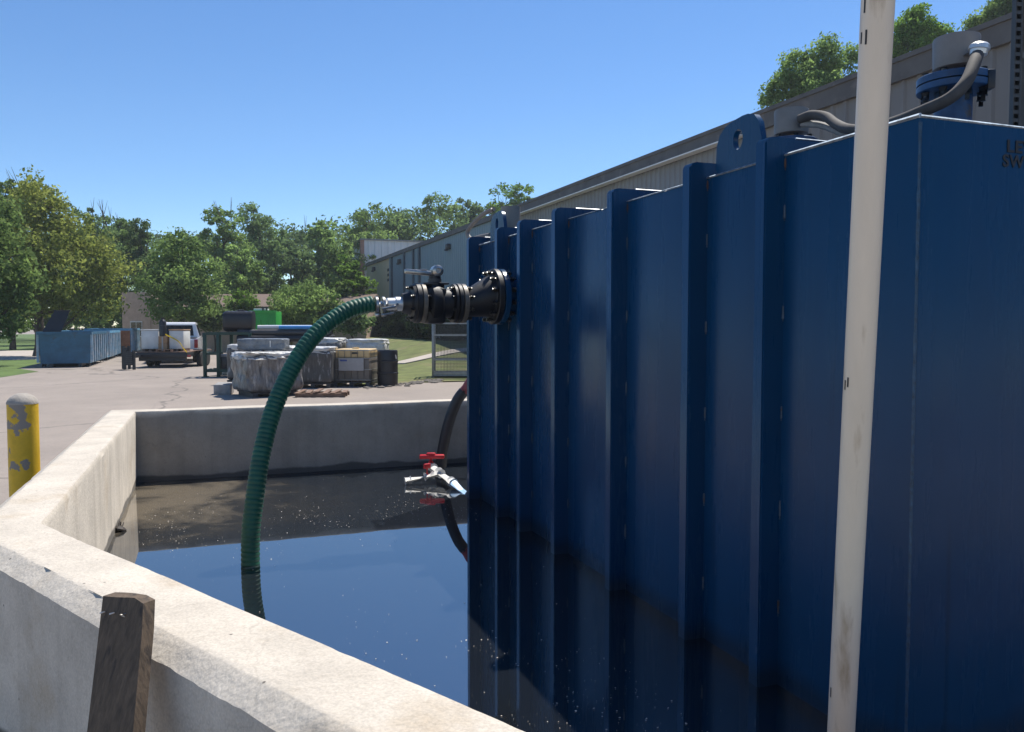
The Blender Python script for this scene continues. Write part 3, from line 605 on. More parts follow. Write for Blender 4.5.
bm = BM(); box(bm, (1.61, VY, VZ2 + 0.145), (0.19, 0.12, 0.014), None, 0.003); lathe(bm, (1.61, VY, VZ2 + 0.15), (0, 0, 1), [(0, 0.05), (0.03, 0.05), (0.032, 0.03), (0.06, 0.03)], 20)
obj('stem_plate', bm, M['dark_grey'], valve, world=True)
bm = BM(); lathe(bm, (1.625, VY + 0.05, VZ2 + 0.24), (0, -1, 0), [(0, 0.03), (0.012, 0.042), (0.09, 0.042), (0.10, 0.028), (0.101, 0.02), (0.085, 0.018)], 24)
box(bm, (1.50, VY, VZ2 + 0.225), (0.24, 0.045, 0.034), Matrix.Rotation(R(4), 3, 'Y'), 0.01); box(bm, (1.47, VY, VZ2 + 0.243), (0.16, 0.03, 0.008), Matrix.Rotation(R(-4), 3, 'Y'), 0.003)
cyl(bm, (1.62, VY, VZ2 + 0.19), (1.62, VY, VZ2 + 0.24), 0.028, seg=14)
obj('lever_handle', bm, M['raw_steel'], valve, world=True)
bm = BM(); box(bm, (1.575, VY - 0.103, VZ2 + 0.03), (0.05, 0.004, 0.075), Matrix.Rotation(R(12), 3, 'Y')); obj('tag_plate', bm, M['galv'], valve, world=True)

# ------------------------------------------------------------------ green suction hose
hose = thing('suction_hose', 'green corrugated suction hose arching from the valve into the water', 'hose', (0.27, 5.52, 0.22))
img = [(373, 304, 5.95), (360, 306.5, 5.94), (345, 312, 5.92), (322, 328, 5.88), (303, 350, 5.83), (286, 380, 5.77), (272, 414, 5.71), (262, 452, 5.64), (255.5, 492, 5.58), (251, 530, 5.54), (250.5, 565, 5.51), (251, 590, 5.49)]
hp = smooth_path([on(x, y, 1, Y) for x, y, Y in img], 60)
L_ = 0; ds = [0]
for a, b in zip(hp, hp[1:]): L_ += (b - a).length; ds.append(L_)
step = 0.0055; N_ = int(L_ / step); path = []; rad = []; j = 0
for k in range(N_):
    s = k * step
    while ds[j + 1] < s: j += 1
    path.append(hp[j].lerp(hp[j + 1], (s - ds[j]) / max(1e-9, ds[j + 1] - ds[j])))
    ph = (s / 0.031) % 1.0; rad.append(0.055 + 0.006 * max(0, math.sin(math.pi * ph)) ** 0.8)
bm = BM(); tube(bm, path, rad, 22); obj('hose_tube', bm, M['hose_green'], hose, smooth=60, world=True)
bm = BM(); e0 = path[0]
tube(bm, [e0 + Vector((-0.06, 0, -0.004)), e0 + Vector((0.10, 0, 0)), e0 + Vector((0.105, 0, 0)), e0 + Vector((0.16, 0, 0.002)), e0 + Vector((0.165, 0, 0.002)), e0 + Vector((0.22, 0, 0.003))], [0.040, 0.040, 0.045, 0.045, 0.052, 0.052], 24)
cp = obj('coupling', bm, M['chrome'], hose, world=True)
for k in range(2):
    bm = BM(); zz = -0.045 if k == 0 else 0.0; yy = -0.058 if k else -0.02
    c = e0 + Vector((0.17, yy, zz)); tube(bm, [c, c + Vector((-0.03, -0.015, -0.02)), c + Vector((-0.12, -0.02, -0.035))], [0.010, 0.010, 0.007], 8); obj('cam_lever', bm, M['raw_steel'], cp, world=True)
for k in range(2):
    bm = BM(); c = e0 + Vector((0.015 + 0.05 * k, 0, -0.01)); lathe(bm, c, (1, 0, 0), [(0, 0.0645), (0.018, 0.0645)], 28); box(bm, c + Vector((0.01, -0.02, -0.07)), (0.028, 0.05, 0.022), None, 0.004)
    obj('hose_clamp', bm, M['raw_steel'], cp, world=True)

# ------------------------------------------------------------------ white PVC fitting with red valves, on the water by the tank
pv = thing('pvc_valve_fitting', 'white plastic pipe fitting with red valve handles lying on the water', 'pipe fitting', (2.1, 7.75, 0.22))
a0, a1 = on(431, 466, 2, 0.35), on(453, 483, 2, 0.27); a2 = on(468, 496, 2, 0.20)
dd = (a1 - a0).normalized()
bm = BM(); tube(bm, [a0, a1], 0.038, 16)
for t in (0.0, 0.35, 0.9): tube(bm, [a0.lerp(a1, t), a0.lerp(a1, t) + dd * 0.07], 0.047, 16)
obj('pipe', bm, M['pvc_white'], pv, world=True)
bm = BM(); tube(bm, [a1 - dd * 0.01, a2], [0.041, 0.036], 16); obj('blue_tail_pipe', bm, M['pvc_blue'], pv, world=True)
b0 = on(405, 481, 2, 0.26); b1 = a0.lerp(a1, 0.45)
bm = BM(); tube(bm, [b0, b1], 0.032, 14); e_ = (b1 - b0).normalized(); tube(bm, [b0, b0 + e_ * 0.06], 0.040, 14); tube(bm, [b0.lerp(b1, 0.55), b0.lerp(b1, 0.55) + e_ * 0.09], 0.043, 14)
br = obj('branch_pipe', bm, M['pvc_white'], pv, world=True)
bm = BM(); c = b0.lerp(b1, 0.62); cyl(bm, c, c + Vector((0, 0, 0.10)), 0.016, seg=10); box(bm, c + Vector((0, 0, 0.10)), (0.075, 0.03, 0.05), Matrix.Rotation(R(20), 3, 'Z'), 0.01); obj('valve_handle', bm, M['red'], br, world=True)
bm = BM(); c = a0 + Vector((0, 0, 0.035)); cyl(bm, c, c + Vector((0, 0, 0.05)), 0.03, seg=12); box(bm, c + Vector((0.01, 0, 0.06)), (0.25, 0.07, 0.04), Matrix.Rotation(-YAW + R(4), 3, 'Z'), 0.012); box(bm, c + Vector((0, 0, 0.085)), (0.09, 0.045, 0.03), Matrix.Rotation(-YAW, 3, 'Z'), 0.01)
obj('valve_handle', bm, M['red'], pv, world=True)

dh = thing('discharge_hose', 'black and red rubber hose drooping behind the end of the blue tank', 'hose', (2.35, 8.3, 0.3))
pts = [on(476, 378, 1, 8.25), on(466, 389, 1, 8.3), on(457, 401, 1, 8.35), on(449, 422, 1, 8.4), on(443, 448, 1, 8.45), on(441, 466, 1, 8.5)]
pts = [Vector((3.3, 8.1, 1.15)), Vector((2.95, 8.18, 1.22))] + pts
sp = smooth_path(pts, 10); k = int(len(sp) * 0.48)
bm = BM(); tube(bm, sp[:k + 1], 0.055, 14); obj('red_hose_section', bm, M['hose_red'], dh, world=True)
bm = BM(); tube(bm, sp[k - 3:], 0.058, 14); obj('black_hose_section', bm, M['hose_black'], dh, world=True)
# bent sump hose that dips under the surface in front of the fitting
bm = BM(); tube(bm, smooth_path([a2 + Vector((0.25, 0.1, 0.10)), a2 + Vector((0.05, 0.02, 0.04)), a2 + Vector((-0.02, -0.12, -0.02)), a2 + Vector((0.05, -0.35, -0.10))], 8), 0.04, 12)
tag(obj('sump_hose', bm, M['hose_black'], smooth=60), 'short black hose dipping underwater beside the pale blue pipe end', 'hose')

# ------------------------------------------------------------------ floating debris
def flakes(name, n, sampler, m, smin, smax):
    bm = BM()
    for _ in range(n):
        x, y = sampler(); s = smin + (smax - smin) * random.random() ** 2.5; a = random.random() * 6.28
        k = random.choice((4, 5, 6))
        top = [bm.verts.new((x + s * math.cos(a + 2 * math.pi * q / k) * random.uniform(0.5, 1.1), y + s * math.sin(a + 2 * math.pi * q / k) * random.uniform(0.5, 1.1), 0.2225 + random.random() * s * 0.35)) for q in range(k)]
        bm.faces.new(top)
    o = obj(name, bm, m, smooth=0, recalc=False); kind(o, 'stuff'); return tag(o, 'pale specks and flakes floating on the black water', 'floating debris')
def samp():
    while True:
        t = random.random()
        if t < 0.52: x, y = random.uniform(-0.5, 2.1), random.gauss(6.5, 0.5)
        elif t < 0.88: x, y = random.gauss(1.15, 0.33), random.gauss(2.7, 0.7)
        else: x, y = random.uniform(-0.6, 2.2), random.uniform(1, 8.6)
        if noise.noise((x * 2.2, y * 1.6, 7)) + 0.25 * noise.noise((x * 9, y * 7, 2)) < 0.02 and random.random() < 0.85: continue
        if -0.6 < x < 2.15 and y < 8.7 and (y - 3.95) > -1.876 * (x + 0.62): return x, y
flakes('floating_debris', 1500, samp, M['flake'], 0.0012, 0.0062)
bm = BM()
c = on(118, 530, 2, 0.225)
for k in range(5):
    a = random.uniform(-0.4, 0.6); p = c + Vector((random.uniform(-0.02, 0.02), random.uniform(-0.03, 0.30), 0)); s = random.uniform(0.05, 0.11)
    tube(bm, [p, p + Vector((math.sin(a) * s * .5, math.cos(a) * s * .5, random.uniform(0, 0.01))), p + Vector((math.sin(a) * s * .7, math.cos(a) * s, random.uniform(0.005, 0.03)))], [0.006, 0.005, 0.003], 5)
lathe(bm, c + Vector((0.01, -0.02, 0.0)), (0.3, 0.2, 1), [(-0.01, 0.0), (0.0, 0.045), (0.015, 0.05), (0.03, 0.03), (0.035, 0.0)], 7)
tag(obj('drift_litter', bm, M['twig'], smooth=0), 'dark twigs and scraps washed against the left concrete wall', 'litter')

# ------------------------------------------------------------------ near things: PVC pole, board, bollard, strut
t0, b0_ = dep(878, 0, 2.28), dep(841, 732, 2.70); dv = (t0 - b0_).normalized()
foot = b0_ - dv * ((b0_.z - 0.02) / dv.z); top = b0_ + dv * 3.9
pole = thing('pvc_pole', 'tall off-white plastic pipe leaning in front of the blue tank', 'pipe', foot)
bm = BM(); tube(bm, [foot.lerp(top, k / 40) for k in range(41)], 0.0435, 40); pt = obj('pipe', bm, M['pvc'], pole, world=True)
def pipe_marks():
    bm = BM(); ax = dv; toward = (EYE - b0_); toward = (toward - ax * toward.dot(ax)).normalized(); side = ax.cross(toward).normalized()
    for (px, py, hgt) in ((866, 4, 0.045), (867, 36, 0.038), (861.5, 38, 0.03), (849, 381, 0.03), (846, 383, 0.03), (832, 692, 0.028), (829, 689, 0.024)):
        # nearest axis point for this image row
        best = min((foot.lerp(top, k / 400) for k in range(401)), key=lambda q: abs((H / 2 - F * (q - EYE).dot(UP) / (q - EYE).dot(FW)) - py))
        z_ = (best - EYE).dot(FW); cx = W / 2 + F * (best - EYE).dot(RT) / z_
        off = (px - cx) / F * z_ / 0.0435; off = max(-0.85, min(0.85, off)); an = math.asin(off)
        sgn = 1 if side.dot(RT) > 0 else -1
        nrm = toward * math.cos(an) + side * (sgn * math.sin(an)); tg = nrm.cross(ax).normalized()
        c = best + nrm * 0.0442
        bm = BM(); vs_ = [bm.verts.new(c + tg * u * 0.003 + ax * v * hgt / 2) for u, v in ((-1, -1), (1, -1), (1, 1), (-1, 1))]
        bm.faces.new(vs_); obj('printed_mark', bm, M['ink'], pt, smooth=0, world=True)
pipe_marks()

brd = thing('wooden_board', 'weathered upright wooden board leaning on the near concrete wall', 'board', (-0.26, 2.50, 0.0))
nd = Vector((0.471, -0.883, 0)); nn = Vector((-0.883, -0.471, 0)); upv = Vector((0, 0, 1))
pa, pb = dep(103, 596, 2.16), dep(145, 599, 2.08); qa, qb = dep(87, 732, 2.03), dep(133, 732, 1.95)
da, db = (qa - pa), (qb - pb); ka = (0.0 - pa.z) / da.z; kb = (0.0 - pb.z) / db.z
fa, fb = pa + da * ka, pb + db * kb
bk = (upv.cross(pb - pa)).normalized() * 0.036
bm = BM(); nrows = 14; grid = []
for face, off in ((0, Vector((0, 0, 0))), (1, bk)):
    for i in range(nrows + 1):
        t = i / nrows
        for j in range(5):
            u = j / 4; p = pa.lerp(fa, t).lerp(pb.lerp(fb, t), u) + off
            p += Vector((0, 0, 0.006 * noise.noise(Vector((u * 5, face, 3))))) * (1 if i == 0 else 0) + nn * 0.002 * noise.noise(Vector((u * 9, t * 14, face)))
            if i == 0 and j == 4: p += Vector((0, 0, -0.012)) - RT * 0.005
            grid.append(bm.verts.new(p))
def gi(f, i, j): return grid[f * (nrows + 1) * 5 + i * 5 + j]
for i in range(nrows):
    for j in range(4):
        bm.faces.new((gi(0, i, j), gi(0, i, j + 1), gi(0, i + 1, j + 1), gi(0, i + 1, j))); bm.faces.new((gi(1, i, j), gi(1, i + 1, j), gi(1, i + 1, j + 1), gi(1, i, j + 1)))
    for j in (0, 4): bm.faces.new((gi(0, i, j), gi(0, i + 1, j), gi(1, i + 1, j), gi(1, i, j)))
for j in range(4):
    bm.faces.new((gi(0, 0, j), gi(1, 0, j), gi(1, 0, j + 1), gi(0, 0, j + 1))); bm.faces.new((gi(0, nrows, j), gi(0, nrows, j + 1), gi(1, nrows, j + 1), gi(1, nrows, j)))
plank = obj('plank', bm, M['wood'], brd, smooth=30, world=True)
for u in (0.10, 0.33, 0.58):
    bm = BM(); c = pa.lerp(fa, 0.035).lerp(pb.lerp(fb, 0.035), u) + nn * 0.003
    tube(bm, [c - nn * 0.01, c + nn * 0.010, c + nn * 0.012 + RT * 0.014 + upv * 0.004 * (1 if u < .5 else -1)], [0.002, 0.002, 0.0016], 6); obj('nail', bm, M['nail'], brd, world=True)

bpos = Vector((-1.265, 6.88, 0)); rb = 0.102
bol = thing('bollard', 'chipped yellow steel bollard with a concrete cap outside the left wall', 'bollard', bpos)
bm = BM(); lathe(bm, (0, 0, -0.1), (0, 0, 1), [(0, rb)] + [(0.1 + 1.19 * k / 8, rb) for k in range(9)], 36); obj('post', bm, M['yellow'], bol)
bm = BM(); lathe(bm, (0, 0, 1.19), (0, 0, 1), [(0, rb + 0.002), (0.012, rb + 0.002), (0.03, rb * 0.93), (0.05, rb * 0.78), (0.068, rb * 0.5), (0.076, 0.03), (0.077, 0)], 36); obj('concrete_cap', bm, M['dome'], bol)

sp0 = Vector((4.70, 3.72, 0)); 
st = thing('strut_post', 'perforated steel strut post rising behind the blue tank', 'post', sp0, -YAW)
bm = BM(); box(bm, (-0.018, 0, 1.9), (0.006, 0.04, 3.8)); box(bm, (0.018, 0, 1.9), (0.006, 0.04, 3.8)); box(bm, (0, 0.018, 1.9), (0.03, 0.005, 3.8))
for k in range(76): box(bm, (0, -0.016, 0.025 + 0.05 * k), (0.036, 0.005, 0.022))
obj('channel', bm, M['strut'], st, smooth=0)
bm = BM(); cyl(bm, (0.055, 0.0, 0.0), (0.055, 0.0, 3.8), 0.024, seg=20)
for z in (2.2, 3.4): lathe(bm, (0.055, 0, z), (0, 0, 1), [(0, 0.028), (0.04, 0.028)], 20)
obj('conduit_pipe', bm, M['cap_grey'], st)

# ------------------------------------------------------------------ long metal building behind the tank
BX, Y0, Y1, ZE = 14.0, -6.0, 75.4, 7.50
bld = thing('metal_building', 'long low metal clad building with grey and teal walls behind the tank', 'building', (BX, 35, 0))
def ribbed(name, ya, yb, z0, z1, m, pitch=0.30, depth=0.045, x=BX):
    bm = BM(); prof = []; y = ya
    while y < yb - 1e-6:
        for (dy, dx) in ((0, 0), (pitch * 0.62, 0), (pitch * 0.72, -depth), (pitch * 0.90, -depth)):
            if y + dy < yb: prof.append((y + dy, x + dx))
        y += pitch
    prof.append((yb, x))
    A_ = [bm.verts.new((q[1], q[0], z0)) for q in prof]; B_ = [bm.verts.new((q[1], q[0], z1)) for q in prof]
    for k in range(len(prof) - 1): bm.faces.new((A_[k], A_[k + 1], B_[k + 1], B_[k]))
    # give the sheet its backing so it has thickness
    C_ = [bm.verts.new((x + 0.1, q, z)) for q, z in ((ya, z0), (yb, z0), (yb, z1), (ya, z1))]; bm.faces.new(C_)
    return obj(name, bm, m, bld, smooth=0, world=True)
ribbed('wall', Y0, 18.9, 0.0, 6.96, M['clad_taupe'], 0.42, 0.05); ribbed('wall', 18.9, 36.5, 0.0, 6.94, M['clad_grey'], 0.30); ribbed('wall', 36.5, 65.8, 0.0, 7.20, M['clad_teal'], 0.40, 0.03); ribbed('wall', 65.8, Y1, 0.0, 7.20, M['clad_tan'], 0.40, 0.012)
bm = BM(); box2(bm, (BX + 0.1, Y1 - 0.1, 0), (BX + 30, Y1 + 0.02, 7.2)); obj('wall', bm, M['clad_tan'], bld, world=True)
bm = BM(); prism(bm, [(BX - 0.12, ZE - 0.02), (BX + 15, ZE + 0.75), (BX + 30, ZE - 0.02), (BX + 30, ZE - 0.14), (BX + 0.02, ZE - 0.14)], lambda p: (p[0], Y0, p[1]), lambda p: (p[0], Y1 + 0.1, p[1])); obj('roof', bm, M['roof_grey'], bld, smooth=0, world=True)
bm = BM(); box2(bm, (BX - 0.12, Y0, 6.96), (BX - 0.02, 36.5, ZE - 0.03)); box2(bm, (BX - 0.14, 36.5, 7.20), (BX - 0.02, Y1 + 0.05, ZE - 0.03)); box2(bm, (BX - 0.16, Y0, 7.36), (BX - 0.125, 36.4, ZE - 0.04)); obj('fascia', bm, M['fascia'], bld, smooth=0, world=True)
bm = BM(); box2(bm, (BX - 0.40, 18.9, 6.915), (BX - 0.11, 36.5, 6.955)); obj('drip_trim', bm, M['trim_white'], bld, smooth=0, world=True)
for x in (391.5, 404, 413, 419):
    q = on(x, 280, 0, BX - 0.09); bm = BM(); box2(bm, (BX - 0.14, q.y - 0.16, 0.0), (BX - 0.031, q.y + 0.16, 7.19)); obj('downspout', bm, M['trim_dark'], bld, smooth=0, world=True)
for (x, y) in ((373, 269.5), (398.5, 262), (447, 247.5)):
    q = on(x, y, 0, BX - 0.2); bm = BM(); box(bm, q + Vector((0.05, 0, 0.05)), (0.26, 0.42, 0.34), None, 0.05); box(bm, q + Vector((-0.05, 0, -0.14)), (0.2, 0.3, 0.12), None, 0.03); obj('wall_light', bm, M['dark_grey'], bld, world=True)
for y in (270, 275, 280):
    q = on(388, y, 0, BX - 0.03); bm = BM(); box(bm, q, (0.05, 0.5, 0.22)); obj('wall_plate', bm, M['dark_grey'], bld, smooth=0, world=True)
q = on(620, 165, 0, BX + 1.2); bm = BM(); lathe(bm, (q.x, q.y, ZE - 0.1), (0, 0, 1), [(0, 0.10), (0.38, 0.10), (0.385, 0.19), (0.45, 0.19), (0.53, 0.06), (0.54, 0)], 20); obj('roof_vent', bm, M['cap_grey'], bld, world=True)

ann = thing('annex_building', 'pale corrugated block rising beyond the far end of the long building', 'building', (26.0, 84.0, 0))
A0 = on(364, 240, 1, 80.0); zt = A0.z
bm = BM(); x = A0.x; n = 0; prof = []
while x < A0.x + 16: prof += [(x, 80.0), (x + 0.35, 80.0), (x + 0.42, 79.94), (x + 0.58, 79.94)]; x += 0.65
A_ = [bm.verts.new((q[0], q[1], 0)) for q in prof]; B_ = [bm.verts.new((q[0], q[1], zt)) for q in prof]
for k in range(len(prof) - 1): bm.faces.new((A_[k], A_[k + 1], B_[k + 1], B_[k]))
box2(bm, (A0.x, 80.05, 0), (A0.x + 15.8, 92, zt - 0.02)); obj('wall', bm, M['clad_pale'], ann, smooth=0, world=True)
bm = BM(); box2(bm, (A0.x - 0.35, 79.90, 0), (A0.x - 0.005, 80.4, zt)); obj('corner_trim', bm, M['clad_red'], ann, smooth=0, world=True)
bm = BM(); box2(bm, (A0.x - 0.4, 79.8, zt + 0.003), (A0.x + 16, 92.1, zt + 0.13)); obj('roof_edge', bm, M['roof_grey'], ann, smooth=0, world=True)

# low brown roofed building far behind the bushes
D_ = 57.0
hb = thing('brick_building', 'low tan brick building with brown roof half hidden by trees', 'building', dep(235, 330, D_).xy.to_3d(), -YAW)
def lx(x): return (x - 235) / F * D_
bm = BM(); box2(bm, (lx(125), 0, 0), (lx(366), 9, 3.08)); obj('wall', bm, M['brick'], hb, smooth=0)
bm = BM(); prism(bm, [(-0.4, 3.10), (4.5, 4.15), (9.4, 3.10)], lambda p: (lx(152), p[0], p[1]), lambda p: (lx(367), p[0], p[1])); obj('roof', bm, M['roof_brown'], hb, smooth=0)
bm = BM(); box2(bm, (lx(123), -0.05, 0), (lx(151), 9.1, 4.1)); obj('parapet_wall', bm, M['brick'], hb, smooth=0)
bm = BM(); box2(bm, (lx(131), -0.1, 1.0), (lx(143), -0.03, 2.1)); wf = obj('window', bm, M['trim_white'], hb, smooth=0)
bm = BM(); 
for k in range(2): box2(bm, (lx(131.8 + 5.7 * k), -0.13, 1.08), (lx(136.6 + 5.7 * k), -0.104, 2.02))
obj('pane', bm, M['glass'], wf, smooth=0)

# ------------------------------------------------------------------ trees
def leaves_mesh(name, centers, radii, per, size, flat=0.75):
    """many leaf-sized faces scattered round clump centres"""
    n = len(centers) * per
    c = np.repeat(np.array(centers), per, 0); r = np.repeat(np.array(radii), per)
    off = RNG.normal(size=(n, 3)); off /= np.linalg.norm(off, axis=1)[:, None]; off *= (RNG.random((n, 1)) ** 0.45) * r[:, None]; off[:, 2] *= flat
    p = c + off
    nrm = off / np.maximum(1e-6, np.linalg.norm(off, axis=1))[:, None] * 0.6 + RNG.normal(size=(n, 3)) * 0.7 + np.array([0, 0, 0.35]); nrm /= np.linalg.norm(nrm, axis=1)[:, None]
    u = np.cross(nrm, RNG.normal(size=(n, 3))); u /= np.linalg.norm(u, axis=1)[:, None]; v = np.cross(nrm, u)
    s = size * (0.55 + 0.9 * RNG.random((n, 1)))
    q = np.stack([p - u * s, p + v * s * 0.55 + nrm * s * 0.15, p + u * s, p - v * s * 0.55 + nrm * s * 0.15], 1).reshape(-1, 3)
    me = bpy.data.meshes.new(name)
    me.vertices.add(4 * n); me.vertices.foreach_set('co', q.ravel())
    me.loops.add(4 * n); me.loops.foreach_set('vertex_index', np.arange(4 * n))
    me.polygons.add(n); me.polygons.foreach_set('loop_start', np.arange(n) * 4); me.polygons.foreach_set('loop_total', np.full(n, 4))
    me.update(); me.validate(); return me
def crown_clumps(lobes, n, rc):
    """lobes: (x,y,z,rx,ry,rz); clump centres lie mostly near each lobe's surface, unevenly"""
    C, Rr = [], []; vol = np.array([l[3] * l[4] * l[5] for l in lobes]) ** 0.67; vol = vol / vol.sum()
    for i, l in enumerate(lobes):
        for _ in range(max(3, int(n * vol[i]))):
            d = RNG.normal(size=3); d /= np.linalg.norm(d); k = 0.45 + 0.6 * RNG.random() ** 0.6
            if RNG.random() < 0.18: k *= 1.12
            C.append((l[0] + d[0] * l[3] * k, l[1] + d[1] * l[4] * k, l[2] + d[2] * l[5] * k)); Rr.append(rc * (0.55 + 0.8 * RNG.random()))
    return C, Rr
def make_tree(name, label, cat, height, lobes, n, rc, per, leaf, m, trunk_r=0.18, loc=(0, 0, 0), rz=0, group=None, bare=0):
    t = thing(name, label, cat, loc, rz, group)
    C, Rr = crown_clumps(lobes, n, rc)
    link_mesh('crown', leaves_mesh('crown', C, Rr, per, leaf), m, t)
    bm = BM(); zc = min(l[2] - l[5] for l in lobes); ztop = max(l[2] + l[5] * 0.4 for l in lobes)
    pts = [Vector((0.12 * math.sin(k), 0.1 * math.cos(1.7 * k), ztop * k / 8)) for k in range(9)]; pts[0].z = -0.1; pts[0].x = pts[0].y = 0
    tube(bm, pts, [trunk_r * (1.25 if k == 0 else 1 - k / 9.2) for k in range(9)], 8)
    for l in lobes:
        a = pts[min(7, max(1, int(8 * max(0.15, (l[2] - l[5] * 0.9) / ztop))))]; b = Vector(l[:3]); mid = a.lerp(b, 0.5) + Vector((0, 0, -0.1 * (b - a).length))
        tube(bm, smooth_path([a, mid, b], 4), [trunk_r * 0.45 * (1 - 0.85 * k / 8) for k in range(9)], 6)
        for _ in range(3):
            d = Vector(RNG.normal(size=3)).normalized(); e = b + Vector((d.x * l[3], d.y * l[4], d.z * l[5])) * 0.85
            tube(bm, [mid.lerp(b, 0.5), b.lerp(e, 0.45) + Vector((0, 0, 0.05)), e], [trunk_r * 0.18, trunk_r * 0.12, 0.01], 5)
    for _ in range(bare):                                       # bare twigs standing out of the top
        b = Vector((RNG.normal() * 0.6, RNG.normal() * 0.5, ztop * 0.9)); e = b + Vector((RNG.normal() * 0.9, RNG.normal() * 0.5, height - ztop * 0.9 + RNG.random() * 0.8))
        tube(bm, [b, b.lerp(e, 0.5) + Vector((0.1, 0, 0)), e], [0.05, 0.03, 0.008], 5)
        tube(bm, [b.lerp(e, 0.5), b.lerp(e, 0.8) + Vector((RNG.normal() * 0.5, 0.1, 0.3))], [0.025, 0.006], 5)
    obj('trunk', bm, M['bark'], t, smooth=50); return t
def rnd_lobes(h, w, k, base=0.25, seed=0):
    r = np.random.default_rng(seed); out = []
    for i in range(k):
        u = (i + 0.5) / k; z = h * (base + (1 - base) * (0.08 + 0.86 * u)); ww = w * math.sin(math.pi * (0.22 + 0.68 * u)) ; a = r.random() * 6.28 + i * 2.4; rr = ww * 0.5 * (0.35 + 0.65 * r.random())
        s = w * (0.22 + 0.13 * r.random()) * (1.1 - 0.35 * u)
        out.append((math.cos(a) * rr, math.sin(a) * rr, z, s * 1.15, s * 1.15, s * 0.85))
    return out
def at(x, D): q = dep(x, 326, D); return (q.x, q.y, 0)
def hgt(y, D): return 1.76 + (326 - y) / F * D
def img_lobes(x0, D, spec):
    """crown lobes given by their seen centre and half size, with their own depth offset"""
    out = []
    for (x, y, rx, ry, dy) in spec:
        Dd = D + dy; k = Dd / F; out.append(((x - x0) * k, dy, hgt(y, Dd), rx * k, max(rx, ry) * k, ry * k))
    return out
# the big olive tree over the dumpsters
D_ = 48.0
make_tree('broadleaf_tree', 'big olive green tree spreading over the open lidded blue dumpster', 'tree', 9.5,
          img_lobes(38, D_, [(45, 198, 22, 20, 0), (62, 205, 22, 22, -1.5), (20, 212, 20, 22, 1), (84, 232, 24, 22, 0), (55, 240, 34, 26, -2), (30, 262, 26, 26, -1), (98, 260, 24, 18, 0.5), (80, 275, 34, 22, -2), (102, 284, 20, 16, 0), (50, 292, 34, 22, -1.5), (88, 305, 26, 14, 0), (20, 300, 22, 20, 0)]),
          330, 0.85, 62, 0.115, M['leaf_olive'], 0.30, at(38, D_), -YAW)
D_ = 36.0
make_tree('broadleaf_tree', 'fresh green tree cut off by the left edge of the photo', 'tree', 8.5,
          img_lobes(-12, D_, [(-6, 210, 22, 18, 0), (-18, 240, 30, 24, 0), (8, 232, 20, 18, -1), (6, 262, 26, 22, 0), (-14, 285, 34, 22, 0), (14, 292, 18, 20, 0.5), (-2, 320, 24, 16, 0)]),
          200, 0.65, 60, 0.10, M['leaf_mid'], 0.2, at(-12, D_), -YAW)
D_ = 52.0
make_tree('broadleaf_tree', 'round mid green tree behind the white pickup', 'tree', 7.5,
          img_lobes(182, D_, [(180, 250, 18, 16, 0), (165, 268, 18, 14, 0.5), (198, 268, 18, 14, 0), (182, 282, 28, 16, -1.5), (166, 296, 18, 14, 0), (205, 298, 18, 14, 0), (188, 310, 28, 14, -1)]),
          230, 0.75, 60, 0.11, M['leaf_mid'], 0.17, at(182, D_), -YAW)
make_tree('shrub', 'small bright yellow green shrub above the green container', 'shrub', 4,
          img_lobes(243, 56.0, [(243, 300, 10, 8, 0), (237, 306, 9, 8, 0.3), (249, 306, 9, 8, 0), (243, 314, 12, 8, 0)]), 70, 0.45, 60, 0.10, M['leaf_bright'], 0.09, at(243, 56.0), -YAW)
make_tree('shrub', 'broad rounded green shrub behind the bundles of blue pipes', 'shrub', 5,
          img_lobes(305, 54.0, [(305, 293, 18, 9, 0), (287, 300, 16, 12, 0.3), (322, 300, 15, 12, 0), (303, 306, 24, 13, -1), (280, 313, 12, 10, 0), (330, 312, 10, 9, 0), (305, 320, 28, 8, 0)]), 200, 0.6, 60, 0.10, M['leaf_mid'], 0.12, at(305, 54.0), -YAW)
make_tree('shrub', 'dark low shrub between the pickup and the black plastic tank', 'shrub', 3,
          img_lobes(214, 53.0, [(214, 312, 12, 9, 0), (206, 318, 10, 8, 0.3), (223, 318, 10, 8, 0), (215, 324, 14, 6, 0)]), 90, 0.45, 60, 0.10, M['leaf_dark'], 0.09, at(214, 53.0), -YAW)
make_tree('shrub', 'dark shrub under the arch of the green hose beside the hedge', 'shrub', 3,
          img_lobes(352, 52.0, [(352, 314, 12, 8, 0), (344, 320, 10, 8, 0.3), (362, 320, 10, 8, 0), (352, 326, 14, 6, 0)]), 90, 0.45, 60, 0.10, M['leaf_dark'], 0.09, at(352, 52.0), -YAW)
